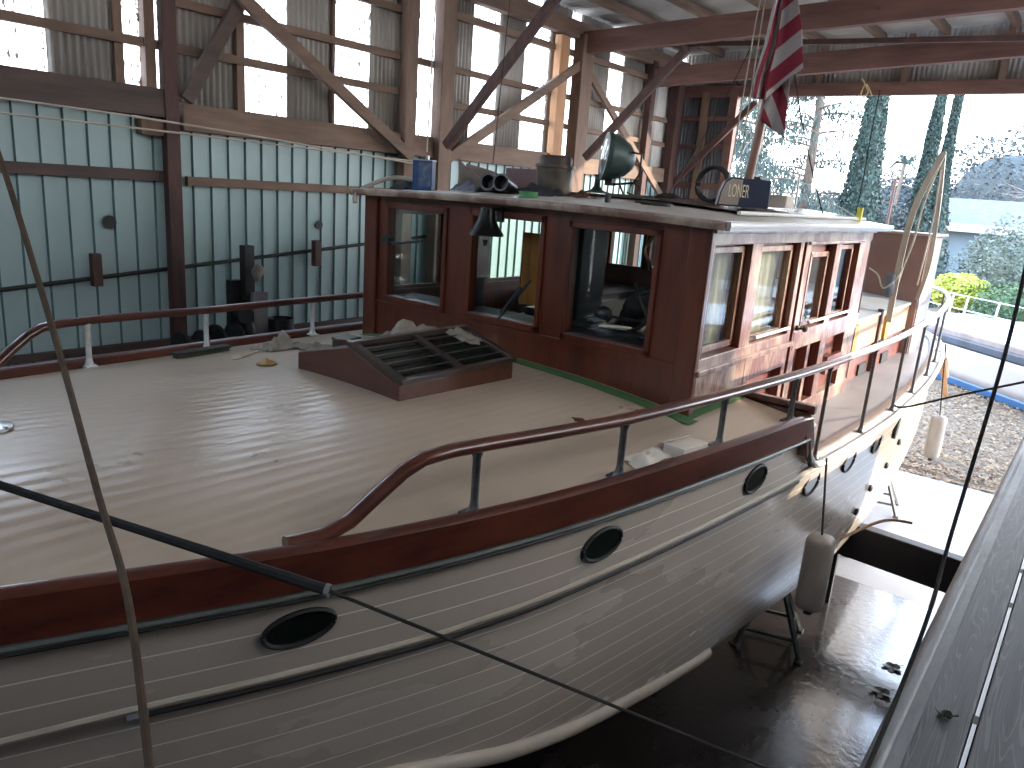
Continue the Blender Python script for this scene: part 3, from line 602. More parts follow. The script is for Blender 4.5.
tag(obj('paint_scraper', G().box((-3.85, 3.32, zdeck(-3.85, 3.32) + .045), (.22, .05, .09), rz=.5).box((-3.92, 3.25, zdeck(-3.9, 3.25) + .095), (.12, .03, .012), rz=.5), hatchw), 'short wooden block tool wedged beside the skylight and green box', 'tool')
pb = thing('paper_carton', 'dirty white carton by the near toe rail, against a stanchion base', 'box', (-1.55, 3.68, zdeck(-1.55, 3.68)))
zb = zdeck(-1.55, 3.62)
cartM = mat('dirty_card', (.5, .44, .36), .8, 0, col2=(.62, .56, .48))
obj('carton_body', G().box((-1.58, 3.62, zb + .035), (.13, .22, .07), rz=-.15), cartM, pb, bevel=.004); obj('carton_flap', G().box((-1.64, 3.62, zb + .075), (.07, .2, .004), rz=-.15, ry=-.4), cartM, pb)
# roof clutter
def can(c, w, d, h):
    t = thing('solvent_can', 'rectangular blue metal solvent can on the pilothouse roof\'s front edge', 'can', c)
    blue = mat('blue_tin', (.012, .045, .14), .35, .2, scale=(12, 12, 8), col2=(.03, .08, .2))
    obj('can_body', G().box((c[0], c[1], c[2] + h / 2), (w, d, h), rz=.5), blue, t, bevel=.006)
    M = Matrix.Rotation(.5, 4, 'Z')
    obj('can_label', G().box(Vector((c[0], c[1], c[2] + h * .52)) + M.to_3x3() @ Vector((.02, -d / 2 - .001, 0)), (w * .62, .003, h * .8), rz=.5), mat('can_print', (.05, .09, .18), .5, 0, scale=(30, 30, 22), col2=(.14, .17, .22), thr=(.45, .65)), t)
    obj('can_rim', G().box((c[0], c[1], c[2] + h), (w + .006, d + .006, .008), rz=.5), alum, t)
    obj('spout_cap', G().lathe([(.016, 0), (.016, .03), (.012, .033)], (c[0] + .03, c[1], c[2] + h + .004), 12), alum, t, smooth=True); return t
can(RP(-4.33, 4.35), .155, .11, .225)
p = RP(-3.22, 4.24); tag(obj('tape_roll', G().lathe([(.066, 0), (.066, .04), (.04, .04), (.04, 0)], p + Vector((0, 0, .001)), 28), mat('green_tape_roll', (.06, .22, .08), .6), smooth=True), 'roll of green masking tape lying flat on the pilothouse roof edge', 'tape')
crumple(RP(-4.6, 4.5), .17, .10, .10, mat('navy_cloth', (.03, .035, .05), .9, 0, var=.3), 'rag', 'dark navy cloth heaped left of the blue can on the roof', 'rag', 31, lambda x, y: zroof(x, y))
crumple(RP(-4.02, 4.55), .13, .10, .11, mat('grey_blue_rag', (.13, .14, .19), .9, 0, col2=(.24, .24, .28)), 'rag', 'grey-blue crumpled cloth right of the blue can on the roof', 'rag', 37, lambda x, y: zroof(x, y))
h0 = RP(-4.78, 4.2)
tag(obj('hose', G().tube(spl([Vector((-4.5, 4.5, zroof(-4.5) + .07)), Vector((-4.65, 4.35, zroof(-4.65) + .09)), Vector((-4.75, 4.2, zroof(-4.75) + .035)), Vector((-4.80, 4.08, -.14)), Vector((-4.79, 4.06, -.21))]), .018, 8), ropeW, smooth=True), 'pale thick hose end hooked over the pilothouse roof\'s far front corner', 'hose')
# grey boat cushion / folded half-model shell
def shell(c, L, W, H, m, name, parent):
    g = G(); c = Vector(c)
    def f(u, v):
        t = pi * v; w = W * sin(pi * min(1, u * .9 + .12)) ** .6
        return c + Vector((u * L, -cos(t) * w, H * (1 - sin(t)) * (1 + .5 * (1 - u)) ))
    g.grid(f, fr(0, 1, 20), fr(0, 1, 14)); return obj(name, g, m, parent, smooth=True, solid=.012)
canv = mat('canvas_beige', (.17, .13, .10), .85, 0, col2=(.26, .21, .17))
t = thing('canvas_bag', 'open beige canvas bag gaping on the pilothouse roof above the middle window', 'bag', RP(-3.8, 4.6))
def fbag(u, v):
    w = .10 * max(.02, sin(pi * min(.985, .06 + u * .92))) ** .5; c = cos(pi * v); H = (.21 * (1 - u) ** 1.25 + .02) if c > 0 else (.15 * (1 - u) ** .6 + .05)
    return RP(-4.16, 4.6) + Vector((u * .50, -c * w, .012 + H * abs(c) ** 2.2 - .03 * u * 0))
obj('bag_shell', G().grid(fbag, fr(0, 1, 24), fr(0, 1, 18)), canv, t, smooth=True, solid=.012)
obj('bag_dark_fill', G().ball(RP(-3.93, 4.6) + Vector((0, 0, .05)), .08, 2, (1.9, .8, .5)), dark, t, smooth=True)  # dark ball fills the open bag to make its inside dark
for k, (x, y, lb) in enumerate(((-3.72, 4.42, 'left one of two black rubber tube ends lying on the roof before the bag'), (-3.60, 4.42, 'right one of two black rubber tube ends lying on the roof before the bag'))):
    M = Matrix.Rotation(radians(80), 3, 'X') @ Matrix.Rotation(radians(0), 3, 'Z'); M = Matrix.Rotation(radians(15), 3, 'Z') @ M
    tag(obj('rubber_boot', G().lathe([(.045, -.12), (.055, 0), (.062, .1), (.05, .1), (.045, 0)], RP(x, y) + Vector((0, .04, .065)), 20, M), vinyl, smooth=True), lb, 'boot', 'rubber boots on the roof')
crumple(RP(-3.42, 4.62), .17, .11, .10, mat('black_cloth', (.025, .025, .03), .85, 0, var=.3), 'rag', 'black cloth heap between the boots and the bucket on the roof', 'rag', 41, lambda x, y: zroof(x, y))
cu = rbox((-4.12, 4.98, zroof(-3.8) + .0), (-3.6, 5.10, zroof(-3.8) + .2), .05)
tag(obj('seat_cushion', cu, mat('mauve_vinyl', (.16, .09, .09), .6, 0, var=.15), smooth=True), 'dull mauve seat cushion on edge behind the black cloth heap', 'cushion')
c = RP(-3.40, 4.78)
t = thing('bucket', 'dented metal bucket with inner pot on the pilothouse roof', 'bucket', c)
obj('bucket_body', G().lathe([(.11, 0), (.13, .01), (.14, .19), (.15, .195), (.15, .215), (.135, .215)], c, 26), mat('dull_tin', (.06, .05, .04), .38, .6, scale=(10, 10, 10), col2=(.15, .125, .10)), t, smooth=True)
obj('bucket_lid', G().lathe([(.125, .2), (.125, .26), (.11, .28), (.02, .285)], c, 26), mat('brown_tin', (.05, .03, .025), .5, .3), t, smooth=True)
obj('bucket_handle', G().tube([c + Vector((cos(a) * .152, -sin(a) * .06, .2 - sin(a) * .10)) for a in fr(0, pi, 14)], .005, 6), steel, t, smooth=True)
crumple(RP(-3.1, 4.72), .08, .06, .03, hatchw, 'rag', 'small brown rag beside the bucket\'s foot on the roof', 'rag', 47, lambda x, y: zroof(x, y), 12)
tag(obj('cleat', G().box(RP(-2.75, 4.5) + Vector((0, 0, .025)), (.03, .03, .05)).bar(RP(-2.75, 4.5) + Vector((-.02, 0, .05)), RP(-2.55, 4.75) + Vector((0, 0, .05)), .02, .02).tube(spl([RP(-2.6, 4.6) + Vector((0, 0, .02)), RP(-2.45, 4.75) + Vector((0, 0, .02)), RP(-2.35, 4.6) + Vector((0, 0, .02)), RP(-2.5, 4.5) + Vector((0, 0, .02))]), .008), darkline), 'small black cleat with a cord lying right of the searchlight', 'cleat')
# name box
bx = Vector((-2.20, 5.40, -.022)); nbM = mat('navy_box', (.02, .03, .06), .4, 0, var=.25)
t = thing('name_box', 'navy box lettered LONER standing on the pilothouse roof beside the flagpole', 'box', bx)
R_ = Matrix.Rotation(radians(28), 4, 'Z')
def TB(x, y, z): return bx + (R_.to_3x3() @ Vector((x * .8 + .01, y, z)))
o = obj('box_body', G().prism([TB(-.21, -.09, 0), TB(.22, -.09, 0), TB(.22, .09, 0), TB(-.21, .09, 0)], (0, 0, 0.001)), nbM, t)
g = G().prism([TB(-.22, -.09, 0), TB(.22, -.09, 0), TB(.22, -.09, .19), TB(-.12, -.09, .20), TB(-.17, -.09, .17), TB(-.20, -.09, .1)], R_.to_3x3() @ Vector((0, .2, 0)))
bpy.data.objects.remove(o); obj('box_body', g, nbM, t, bevel=.006)
obj('lit_patch', G().prism([TB(-.205, -.093, .01), TB(-.04, -.093, .01), TB(-.02, -.093, .185), TB(-.115, -.093, .19), TB(-.16, -.093, .16), TB(-.19, -.093, .1)], R_.to_3x3() @ Vector((0, -.003, 0))), mat('lit_patch_tan', (.28, .23, .19), .7, 0, scale=(14, 14, 14), col2=(.40, .34, .28)), t)  # tan patch paints the light falling on the box's left part
def text(body, size, m, name, parent, M, loc, ext=.003):
    cu = bpy.data.curves.new(name, 'FONT'); cu.body = body; cu.size = size; cu.extrude = ext; cu.align_x = 'LEFT'
    tmp = bpy.data.objects.new('tmp', cu); COL.objects.link(tmp); dg = bpy.context.evaluated_depsgraph_get()
    me = bpy.data.meshes.new_from_object(tmp.evaluated_get(dg)); bpy.data.objects.remove(tmp)
    me.transform(Matrix.Translation(loc) @ M); me.materials.clear(); me.materials.append(m)
    o = bpy.data.objects.new(name, me); COL.objects.link(o); o.parent = parent; o.location = -parent.location; return o
text('LONER', .11, mat('gold_paint', (.85, .72, .5), .5), 'name_lettering', t, R_ @ Matrix.Rotation(pi / 2, 4, 'X') @ Matrix.Diagonal((.40, 1.15, 1, 1)), TB(-.135, -.099, .065))
tag(obj('hose_coil', G().tube([Vector((-2.62 + cos(a) * .13, 5.8 + sin(a) * .02 + .004 * a, .135 + sin(a) * .13)) for a in fr(0, 6 * pi, 60)], .014, 8), darkline, smooth=True), 'black hose coil standing behind the navy name box', 'hose')
tag(obj('junction_box', rbox((-2.52, 6.2, -.01), (-2.38, 6.32, .22), .015), dark, smooth=True), 'small black case behind the name box at the flagpole foot', 'box')
tag(obj('carton', rbox((-2.42, 6.35, -.01), (-2.2, 6.55, .09), .006), cartM), 'small cream carton on the roof right of the navy name box', 'box')
crumple((-2.75, 5.35, -.01), .12, .09, .03, dark, 'rag', 'black cloth on the roof left of the navy name box', 'rag', 53, lambda x, y: -.008, 12)
yl = ony(858, 222, 7.6); tag(obj('yellow_tag', G().box((yl.x, 7.6, zroof(yl.x) + .065), (.05, .03, .13)), mat('yellow_plastic', (.7, .65, .08), .5), bevel=.005), 'small yellow upright block at the roof\'s far aft corner', 'block')
# flagpole + flag
fp = thing('flagpole', 'brown wooden flagpole raking up behind the navy name box', 'flagpole', ony(744, 190, 5.75))
a0 = ony(744.5, 192, 5.75); a0.z = -.01; a1 = ony(768, 92, 5.75); a2 = a0 + (a1 - a0) * 2.9
obj('pole', G().tube([a0, a1, a2], .036, 14, scales=[1, .9, .6]), mat('varnished_pole', (.16, .07, .04), .4, 0, scale=(10, 10, 1.5), col2=(.24, .12, .08), coat=.3), fp, smooth=True)
obj('pole_foot', G().lathe([(.07, 0), (.07, .01), (.045, .03), (.045, .08)], a0, 16), darkline, fp, smooth=True)
obj('halyard', G().tube([ony(727, 190, 5.7), ony(757, 15, 5.7), ony(770, -40, 5.7)], .005, 5).tube([ony(736, 190, 5.72), ony(765, 0, 5.72)], .005, 5), ropeW, fp)
flagM = bpy.data.materials.new('striped_flag'); flagM.use_nodes = True; N, L = nd(flagM); b = N['Principled BSDF']; b.inputs['Roughness'].default_value = .85
uv = N.new('ShaderNodeUVMap'); uv.uv_map = 'UVMap'; sp = N.new('ShaderNodeSeparateXYZ'); L.new(uv.outputs[0], sp.inputs[0])
m2 = N.new('ShaderNodeMath'); m2.operation = 'FRACT'; L.new(sp.outputs[0], m2.inputs[0]); m3 = N.new('ShaderNodeMath'); m3.operation = 'GREATER_THAN'; m3.inputs[1].default_value = .5; L.new(m2.outputs[0], m3.inputs[0])
mc = N.new('ShaderNodeMixRGB'); L.new(m3.outputs[0], mc.inputs[0]); mc.inputs[1].default_value = (.20, .014, .032, 1); mc.inputs[2].default_value = (.33, .295, .29, 1); L.new(mc.outputs[0], b.inputs['Base Color'])
fl = G()
LL = [(775, -40), (774, 0), (764, 45), (755, 75), (752, 98)]; MM_ = [(786, -40), (783, 0), (777, 45), (768, 78), (765, 100)]; RR = [(795, -40), (798, 0), (802, 28), (803, 68), (784, 82)]
def curve(P, t):
    k = t * (len(P) - 1); i = min(int(k), len(P) - 2); k -= i; return (P[i][0] + (P[i + 1][0] - P[i][0]) * k, P[i][1] + (P[i + 1][1] - P[i][1]) * k)
def f1(u, v):
    A = curve(LL, v); B = curve(MM_, v); x = A[0] + (B[0] - A[0]) * u; y = A[1] + (B[1] - A[1]) * u
    return ony(x, y, 5.62 - .05 * sin(u * pi * 2))
fl.grid(f1, fr(0, 1, 12), fr(0, 1, 24), lambda u, v: (u * 1.6 + v * .8 + .2, v))
def f2(u, v):
    A = curve(MM_, v); B = curve(RR, v); x = A[0] + (B[0] - A[0]) * u; y = A[1] + (B[1] - A[1]) * u
    return ony(x, y, 5.62 + .07 * sin(u * pi) + .0)
def uv2(u, v):
    A = curve(MM_, v); B = curve(RR, v); x = A[0] + (B[0] - A[0]) * u; y = A[1] + (B[1] - A[1]) * u
    return ((x * .62 + y * .78) / 27. + .25, v)
fl.grid(f2, fr(0, 1, 14), fr(0, 1, 28), uv2)
L3 = [(770, 70), (764, 98), (757, 118)]; R3 = [(792, 62), (788, 100), (784, 138)]
def f3(u, v):
    A = curve(L3, v); B = curve(R3, v); x = A[0] + (B[0] - A[0]) * u; y = A[1] + (B[1] - A[1]) * u
    return ony(x, y, 5.74 - .03 * sin(u * 7))
def uv3(u, v):
    p_ = (L3[0][0] + u * 26, 70 + v * 62); return ((p_[0] * .8 - p_[1] * .5) / 24. + .1, v)
fl.grid(f3, fr(0, 1, 12), fr(0, 1, 14), uv3)
tag(obj('flag', fl, flagM, smooth=True, solid=.003), 'red and white striped flag hanging limp from the raked wooden pole', 'flag')
# fenders
def fender(p, r, h, label, top):
    p = Vector(p); t = thing('fender', label, 'fender', p, 'boat fenders')
    n = 10; r *= 1.08; pr = [(.02, -.012), (r * .8, 0), (r * .97, .02), (r, .06), (r, h - .06), (r * .97, h - .02), (r * .8, h), (.02, h + .015)]
    g = G().lathe(pr, p, 28)
    for v in g.bm.verts:   # square-ish section
        d = v.co - p; a = math.atan2(d.y, d.x); k = 1 + .16 * sin(2 * a) ** 2; v.co.x = p.x + d.x * k; v.co.y = p.y + d.y * k
    obj('fender_body', g, plast, t, smooth=True)
    obj('fender_line', G().tube([p + Vector((0, 0, h + .01)), Vector(top)], .008, 6), ropeD, t); obj('end_knot', G().lathe([(.03, -.05), (.03, -.02)], p, 10), darkline, t)
    return t
fender((CX + 2.0 + .10, 5.27, -2.76), .085, .55, 'beige boxy fender hanging amidships before the jack stand', (CX + bh(5.42) + .02, 5.40, -1.68))
fender((-1.43, 11.4, -3.16), .09, .58, 'beige fender hanging near the stern over the leaf litter', (CX + bh(11.0) + .02, 11.0, -1.55))
tag(obj('canvas_flap', G().grid(lambda u, v: ony(934 + 14 * u + 3 * v, 352 + u * 6 + v * 42, 11.6) + Vector((0, .05 * sin(u * 5 + v * 3), 0)) if v < .5 else ony(940 + 6 * u + 2 * v, 352 + u * 6 + v * 42, 11.6), fr(0, 1, 6), fr(0, 1, 10)), mat('orange_canvas', (.5, .27, .14), .8, 0, var=.2), smooth=True, solid=.01), 'tan-orange canvas flap hanging from the stern rail', 'canvas')
# ------------------------------------------------------------ jack stands
standM = mat('rusty_green_steel', (.035, .05, .05), .6, .3, scale=(15, 15, 15), col2=(.09, .10, .09))
standL = mat('pale_stand_steel', (.16, .15, .13), .6, .2, var=.2)
def stand(c, top, w, label, m, rz=0):
    c = Vector(c); t = thing('jack_stand', label, 'jack stand', c, 'jack stands under the hull'); ap = Vector((c.x, c.y, c.z + top * .78)); F_ = []
    for k in range(4):
        a = rz + pi / 4 + k * pi / 2; f = c + Vector((cos(a) * w, sin(a) * w, 0)); F_.append(f)
        obj('leg', G().bar(ap, f + Vector((0, 0, .02)), .035, .035).box(f + Vector((0, 0, .01)), (.07, .07, .02)), m, t)
    g = G()
    for k in range(4):
        a_ = F_[k] + (ap - F_[k]) * .22; b_ = F_[(k + 1) % 4] + (ap - F_[(k + 1) % 4]) * .22; g.bar(a_, b_, .028, .028)
    obj('brace', g, m, t); obj('screw_post', G().bar(ap - Vector((0, 0, .15)), c + Vector((0, 0, top - .03)), .04, .04), m, t)
    obj('pad', G().box(c + Vector((0, 0, top)), (.2, .2, .05), ry=-.6), timber, t); return t
stand((-1.86, 6.75, -4), .95, .40, 'dark steel jack stand on the wet floor behind the beige fender', standM, .3)
stand((-1.95, 11.2, -4), .85, .38, 'pale steel jack stand under the stern on sunlit concrete', standL, .2)
stand((-2.15, 9.3, -4), .75, .36, 'jack stand under the aft hull just beyond the black beam', standM, .5)
# ------------------------------------------------------------ SHED
WX = -7.5; YE = 14.6; YB = -3.5
def ribsheet(y0, y1, z0, z1):
    g = G(); x = WX - .02; pts = []; y = y0
    while y < y1 - .001:
        pts += [(y, 0), (y + .140, 0), (y + .149, .028), (y + .179, .028), (y + .188, 0)]; y += .2
    pts.append((y1, 0))
    V = [[g.bm.verts.new((x + d, yy, z)) for z in (z0, z1)] for yy, d in pts]
    for A, B in zip(V, V[1:]): g.bm.faces.new((A[0], B[0], B[1], A[1]))
    return g
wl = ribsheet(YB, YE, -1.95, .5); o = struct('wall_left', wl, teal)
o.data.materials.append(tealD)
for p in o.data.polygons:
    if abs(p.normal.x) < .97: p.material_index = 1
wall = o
def corrsheet(y0, y1, z0, z1, pitch=.068, amp=.012):
    g = G(); n = max(2, int((y1 - y0) / pitch * 8)); g.grid(lambda y, z: Vector((WX - .03 + amp * sin(y / pitch * 2 * pi), y, z)), fr(y0, y1, n), [z0, z1]); return g
Wn = [(2.15, 2.97), (3.60, 4.02), (4.84, 5.38), (6.02, 6.56), (7.38, 7.72), (8.40, 8.96), (9.58, 10.18), (10.72, 10.99), (11.95, 12.42)]
Wn = [(-2.4, -1.8), (-.9, -.3), (.7, 1.3)] + Wn
y = YB
zt = 2.78
for i, (a, b_) in enumerate(Wn):
    struct('wall_left', corrsheet(y, a, .45, zt), corr, smooth=True, solid=.003)
    w = struct('window_%d' % (i + 1), corrsheet(a, b_, .45, zt), trans, smooth=True); y = b_
struct('wall_left', corrsheet(y, 13.75, .45, zt), corr, smooth=True, solid=.003)
pale = mat('pale_sheet', (.55, .52, .48), .6, 0, var=.1)
struct('wall_left', corrsheet(13.75, YE, .45, zt), pale, smooth=True, solid=.003)
# sill beam, girts, plate
def tr(n, g, m, **k): return struct('trim_%d' % n, g, m, **k)
tr(1, G().b2((WX, YB, .40), (WX + .14, 4.0, .66)), timberYD, bevel=.008)
tr(2, G().b2((WX, 4.1, .30), (WX + .12, YE, .56)), timberY, bevel=.008)
tr(3, G().b2((WX, YB, 1.01), (WX + .06, 7.3, 1.09)).b2((WX, 7.9, .97), (WX + .06, YE, 1.05)), timberY)
tr(4, G().b2((WX, 4.1, 1.42), (WX + .06, YE, 1.50)), timberY)
tr(5, G().b2((WX, 7.9, 2.08), (WX + .07, YE, 2.17)), timberY)
tr(6, G().b2((WX, 4.1, 1.95), (WX + .06, 7.3, 2.03)), timberY)
tr(7, G().b2((WX, YB, 2.34), (WX + .16, YE, 2.58)), timberY, bevel=.01)
tr(8, G().b2((WX + .01, YB, -.19), (WX + .07, 4.0, -.09)), timberYD); tr(9, G().b2((WX + .01, 4.15, -.22), (WX + .07, YE, -.13)), timberY)
tr(10, G().b2((WX + .01, YB, -1.83), (WX + .07, YE, -1.76)), timberYD)
tr(11, G().b2((WX - .03, 4.74, .45), (WX + .04, 4.83, zt)).b2((WX - .03, 5.97, .45), (WX + .02, 6.01, zt)).b2((WX - .03, 3.77, .45), (WX + .08, 3.87, zt)).b2((WX - .02, 3.52, .45), (WX + .02, 3.6, zt)), timber)
# lower curb, walkway on the far side
struct('walkway', G().b2((WX, YB, -2.15), (-6.0, YE, -1.98)), dockM); struct('wall_curb', G().b2((WX - .1, YB, -4), (WX, YE, -1.9)), mat('curb_concrete', (.15, .15, .15), .8), )
def post(y0, y1, z0, z1, m, label, dx=.16):
    o = obj('timber_post', G().b2((WX + .06, y0, z0), (WX + .03 + dx, y1, z1)), m, bevel=.008); return tag(o, label, 'post')
post(3.90, 4.04, -1.98, 2.5, timberD, 'dark red post standing full height against the teal wall at left', .13)
post(6.98, 7.16, -1.98, 2.45, timber, 'timber post left of the tall narrow window behind the blue can')
post(7.56, 7.80, -1.98, 2.45, timber, 'timber post right of the tall narrow window behind the blue can', .2)
post(10.18, 10.42, .5, 2.3, timberO, 'fresh orange timber post above the bucket')
post(10.70, 11.02, -1.98, 2.4, timber, 'stout timber post left of the searchlight, under the long roof beam', .22)
post(13.12, 13.28, -1.98, 2.4, timberD, 'slim dark post between the searchlight and the shed corner')
post(14.10, 14.34, -1.98, 2.45, timberD, 'dark corner post at the far end of the teal wall', .2)
tag(obj('post_bracket', G().box((WX + .06, 3.86, .30), (.1, .34, .14)), timber), 'wooden block bolted left of the dark red post under the sill beam', 'block')
def brace(p, q, m, label, w=.07, h=.13, up=(1, 0, 0)):
    o = obj('timber_brace', G().bar(p, q, h, w, up), m, bevel=.006); return tag(o, label, 'brace')
bxx = WX + .18
brace(onx(238, -6, bxx + .1), onx(412, 158, bxx + .1), timberY, 'long diagonal brace falling right from the top left to behind the blue can')
brace(onx(240, 2, bxx), onx(186, 100, bxx), timberYD, 'short dark brace rising right from the dark red post')
brace(ony(560, -8, 7.55), ony(446, 146, 7.55) , timberD, 'steep brace rising right from the post behind the blue can, crossed by a cord', .08, .12, (0, 1, 0))
brace(onx(584, 62, bxx), onx(448, 158, bxx), timberY, 'pale shallow brace rising from behind the canvas bag to the stout post')
brace(onx(588, 72, bxx), onx(662, 198, bxx), timberY, 'pale brace falling right behind the searchlight to the corner post', .06, .12)
brace(ony(688, 48, 10.7), ony(585, 158, 10.7), timberD, 'dark brace rising right from the stout post behind the searchlight', .08, .12, (0, 1, 0))
brace(ony(756, 102, 14.35), ony(670, 186, 14.35), timberD, 'slender brace rising right across the shed\'s end wall toward the flagpole', .08, .11, (0, 1, 0))
# end wall
g = G(); g.grid(lambda x, z: Vector((x, YE + .05 + .012 * sin(x / .068 * 2 * pi), z)), fr(WX, -6.28, 140), [-1.95, 2.2]); struct('wall_back', g, mat('dark_corrugated', (.16, .16, .17), .5, .4, var=.3, scale=(3, 3, 3)), smooth=True, solid=.003)
tr(12, G().b2((WX, YE - .02, 1.98), (-6.25, YE + .04, 2.1)).b2((WX, YE - .02, 1.52), (-6.3, YE + .04, 1.6)).b2((WX, YE - .02, 1.0), (-6.3, YE + .04, 1.07)).b2((WX, YE - .02, .22), (-6.3, YE + .04, .34)), timberX)
tr(13, G().b2((-6.98, YE - .06, -1.98), (-6.84, YE + .02, 2.05)), timber); tr(14, G().b2((-6.40, YE - .08, -1.98), (-6.25, YE + .06, 2.05)), timberX)
# roof
def zr(x): return 2.60 + .048 * (x + 7.5)
RXE = 3.4
g = G(); n = 8 * 160
g.grid(lambda y, x: Vector((x, y, zr(x) + .16 + .016 * sin(y / .10 * 2 * pi))), fr(YB, YE + .4, 700), [WX - .2, RXE]); struct('ceiling', g, roofc, smooth=True, solid=.003)
# rafters along y
k = 0
for x in [-6.7, -5.75, -4.8, -3.85, -2.9, -1.95, -1.0, -.05, .9, 1.85, 2.8]:
    k += 1; tr(14 + k, G().b2((x - .045, YB, zr(x) + .03), (x + .045, YE, zr(x) + .15)), timberY)
def beam(y, x0, x1, z0, z1, h, label, w=.14):
    g = G().bar((x0, y, z0 + h / 2), (x1, y, z1 + h / 2), w, h)
    for x in fr(x0 + .8, x1 - .8, 5): g.lathe([(.035, -.012), (.03, .0)], (x, y - w / 2, z0 + (z1 - z0) * (x - x0) / (x1 - x0) + h * .5), 8, Matrix.Rotation(pi / 2, 3, 'X'))
    o = obj('roof_beam', g, timberX, bevel=.008); return tag(o, label, 'beam')
beam(7.68, WX, RXE, 2.24, 2.68, .30, 'nearest visible roof beam, leaving the post behind the blue can')
beam(10.86, WX, RXE, 2.12, 2.55, .32, 'heavy roof beam crossing the top of the photo behind the flag')
beam(13.2, WX, RXE, 1.95, 2.50, .31, 'roof beam next beyond the heavy one, nearest the open end')
g = G(); a = ony(655, 45, 11.9); b_ = ony(1024, 38, 11.9); tag(obj('tie_bar', G().bar(a, a + (b_ - a) * 1.5, .05, .07), timberD), 'thin straight tie bar between the two far roof beams', 'bar')
tr(26, G().b2((WX, YE - .05, 1.95), (RXE, YE + .08, 2.16)), timberX, bevel=.01)
g = G(); g.grid(lambda x, z: Vector((x, YE + .1 + .012 * sin(x / .075 * 2 * pi), z)), fr(WX, RXE, 900), [2.1, 3.2]); struct('wall_gable', g, corr, smooth=True, solid=.003)
for i, x in enumerate((-5.9, -4.8, -3.4, -2.0, -.6, .8)): tr(27 + i, G().b2((x - .05, YE - .06, 2.15), (x + .05, YE + .04, zr(x) + .1)), timber)
tag(obj('twine_knot', G().tube(spl([ony(862, 78, 14.4), ony(868, 92, 14.4), ony(860, 98, 14.4), ony(866, 84, 14.4), ony(872, 96, 14.4)]), .012, 5), mat('straw_twine', (.6, .45, .2), .9)), 'straw-coloured twine tuft tied to the open end\'s header', 'twine')
# unseen right wall, added to shade hull and deck; opening sized for sun
rs = mat('unseen_wall_sheet', (.30, .28, .26), .6)
struct('unseen_wall_right', G().b2((2.6, YB, -4), (2.66, 8.5, 1.3)).b2((2.6, YB, 1.3), (2.66, 3.2, 3.1)).b2((2.6, 8.5, 1.3), (2.66, YE, 3.1)), rs)
fillM = bpy.data.materials.new('frosted_fill'); fillM.use_nodes = True; N, L = nd(fillM); N.remove(N['Principled BSDF']); t1 = N.new('ShaderNodeBsdfTranslucent'); t1.inputs[0].default_value = (.9, .88, .84, 1); L.new(t1.outputs[0], N['Material Output'].inputs[0])
struct('window_20', G().quad((2.62, 3.2, 1.3), (2.62, 8.5, 1.3), (2.62, 8.5, 3.1), (2.62, 3.2, 3.1)), fillM)  # unseen translucent panel, added high in the wall to fill interior light
struct('unseen_wall_front', G().b2((WX, YB - .06, -4), (2.66, YB, 2.45)), rs)  # unseen wall behind the camera, height set to limit interior light
struct('unseen_wall_end', G().b2((.3, YE, -1.5), (2.66, YE + .06, 2.1)), rs)  # unseen end piece, added to block sun rays beside the opening
# wall furniture
for y, z, r, lb in ((3.39, -.59, .062, 'black round hole in the teal wall between the viewer\'s rope and dark post'), (5.81, -.60, .05, 'black round hole in the teal wall above the far handrail')):
    g = G().lathe([(r, -.01), (r, .0)], (WX + .012, y, z), 24, Matrix.Rotation(pi / 2, 3, 'Y')); tag(obj('wall_hole', g, darkline), lb, 'hole')
for y, z, h, lb in ((3.2, -1.02, .30, 'dark wooden block on the slanting pipe left of the dark red post'), (5.7, -.92, .30, 'brown wooden block on the slanting pipe under the right wall hole')):
    g = G().box((WX + .10, y, z), (.08, .085, h)); t = tag(obj('wall_block', g, timberD, bevel=.006), lb, 'block')
g = G().tube([(WX + .035, YB, -1.67), (WX + .035, 2.44, -1.17), (WX + .035, 6.6, -.82), (WX + .035, 9, -.62)], .02, 8); tag(obj('wall_pipe', g, darkline, smooth=True), 'dark slanting pipe running along the teal wall', 'pipe')
for (v0, v1, lb) in ((96, 162, 'upper of two pale wires strung along the teal wall'), (112, 160, 'lower of two pale wires strung along the teal wall')):
    g = G().tube(spl([onx(-60, v0 - 6, -7.15), onx(170, v0 + 26 if v0 < 100 else v0 + 20, -7.15), onx(405, v1, -7.15), onx(430, v1 + 3, -7.15)]), .010, 6); tag(obj('wall_wire', g, ropeW, smooth=True), lb, 'wire')
t = thing('chain_hoist_stand', 'dark old winch post with grey block, against the teal wall beyond the far rail', 'winch', (-7.1, 4.95, -1.98))
q = onx(247, 282, -7.1)
obj('winch_post', G().b2((-7.15, q.y - .05, -1.98), (-7.05, q.y + .06, q.z + .38)), darkline, t); obj('winch_board', G().b2((-7.2, q.y - .18, -1.98), (-7.12, q.y - .04, q.z + .02)), dark, t)
obj('winch_block', G().b2((-7.04, q.y + .0, -1.98), (-6.98, q.y + .17, q.z - .1)), mat('grey_block', (.18, .17, .17), .8), t)
obj('winch_gear', G().lathe([(.09, -.05), (.09, .05)], (-7.0, q.y - .12, q.z - .32), 14, Matrix.Rotation(pi / 2, 3, 'Y')).ball((-7.0, q.y - .06, q.z - .5), .09, 2, (1, .8, 1.6)), dark, t, smooth=True)
q2 = onx(258, 272, -6.97); g = G().ball(q2, .075, 3, (.6, .8, 1.2))
for v in g.bm.verts: v.co += (v.co - q2) * (.5 * noise.noise(v.co * 16))
tag(obj('rag', g, ragM, smooth=True), 'pale rag caught on the dark winch post at the wall', 'rag')
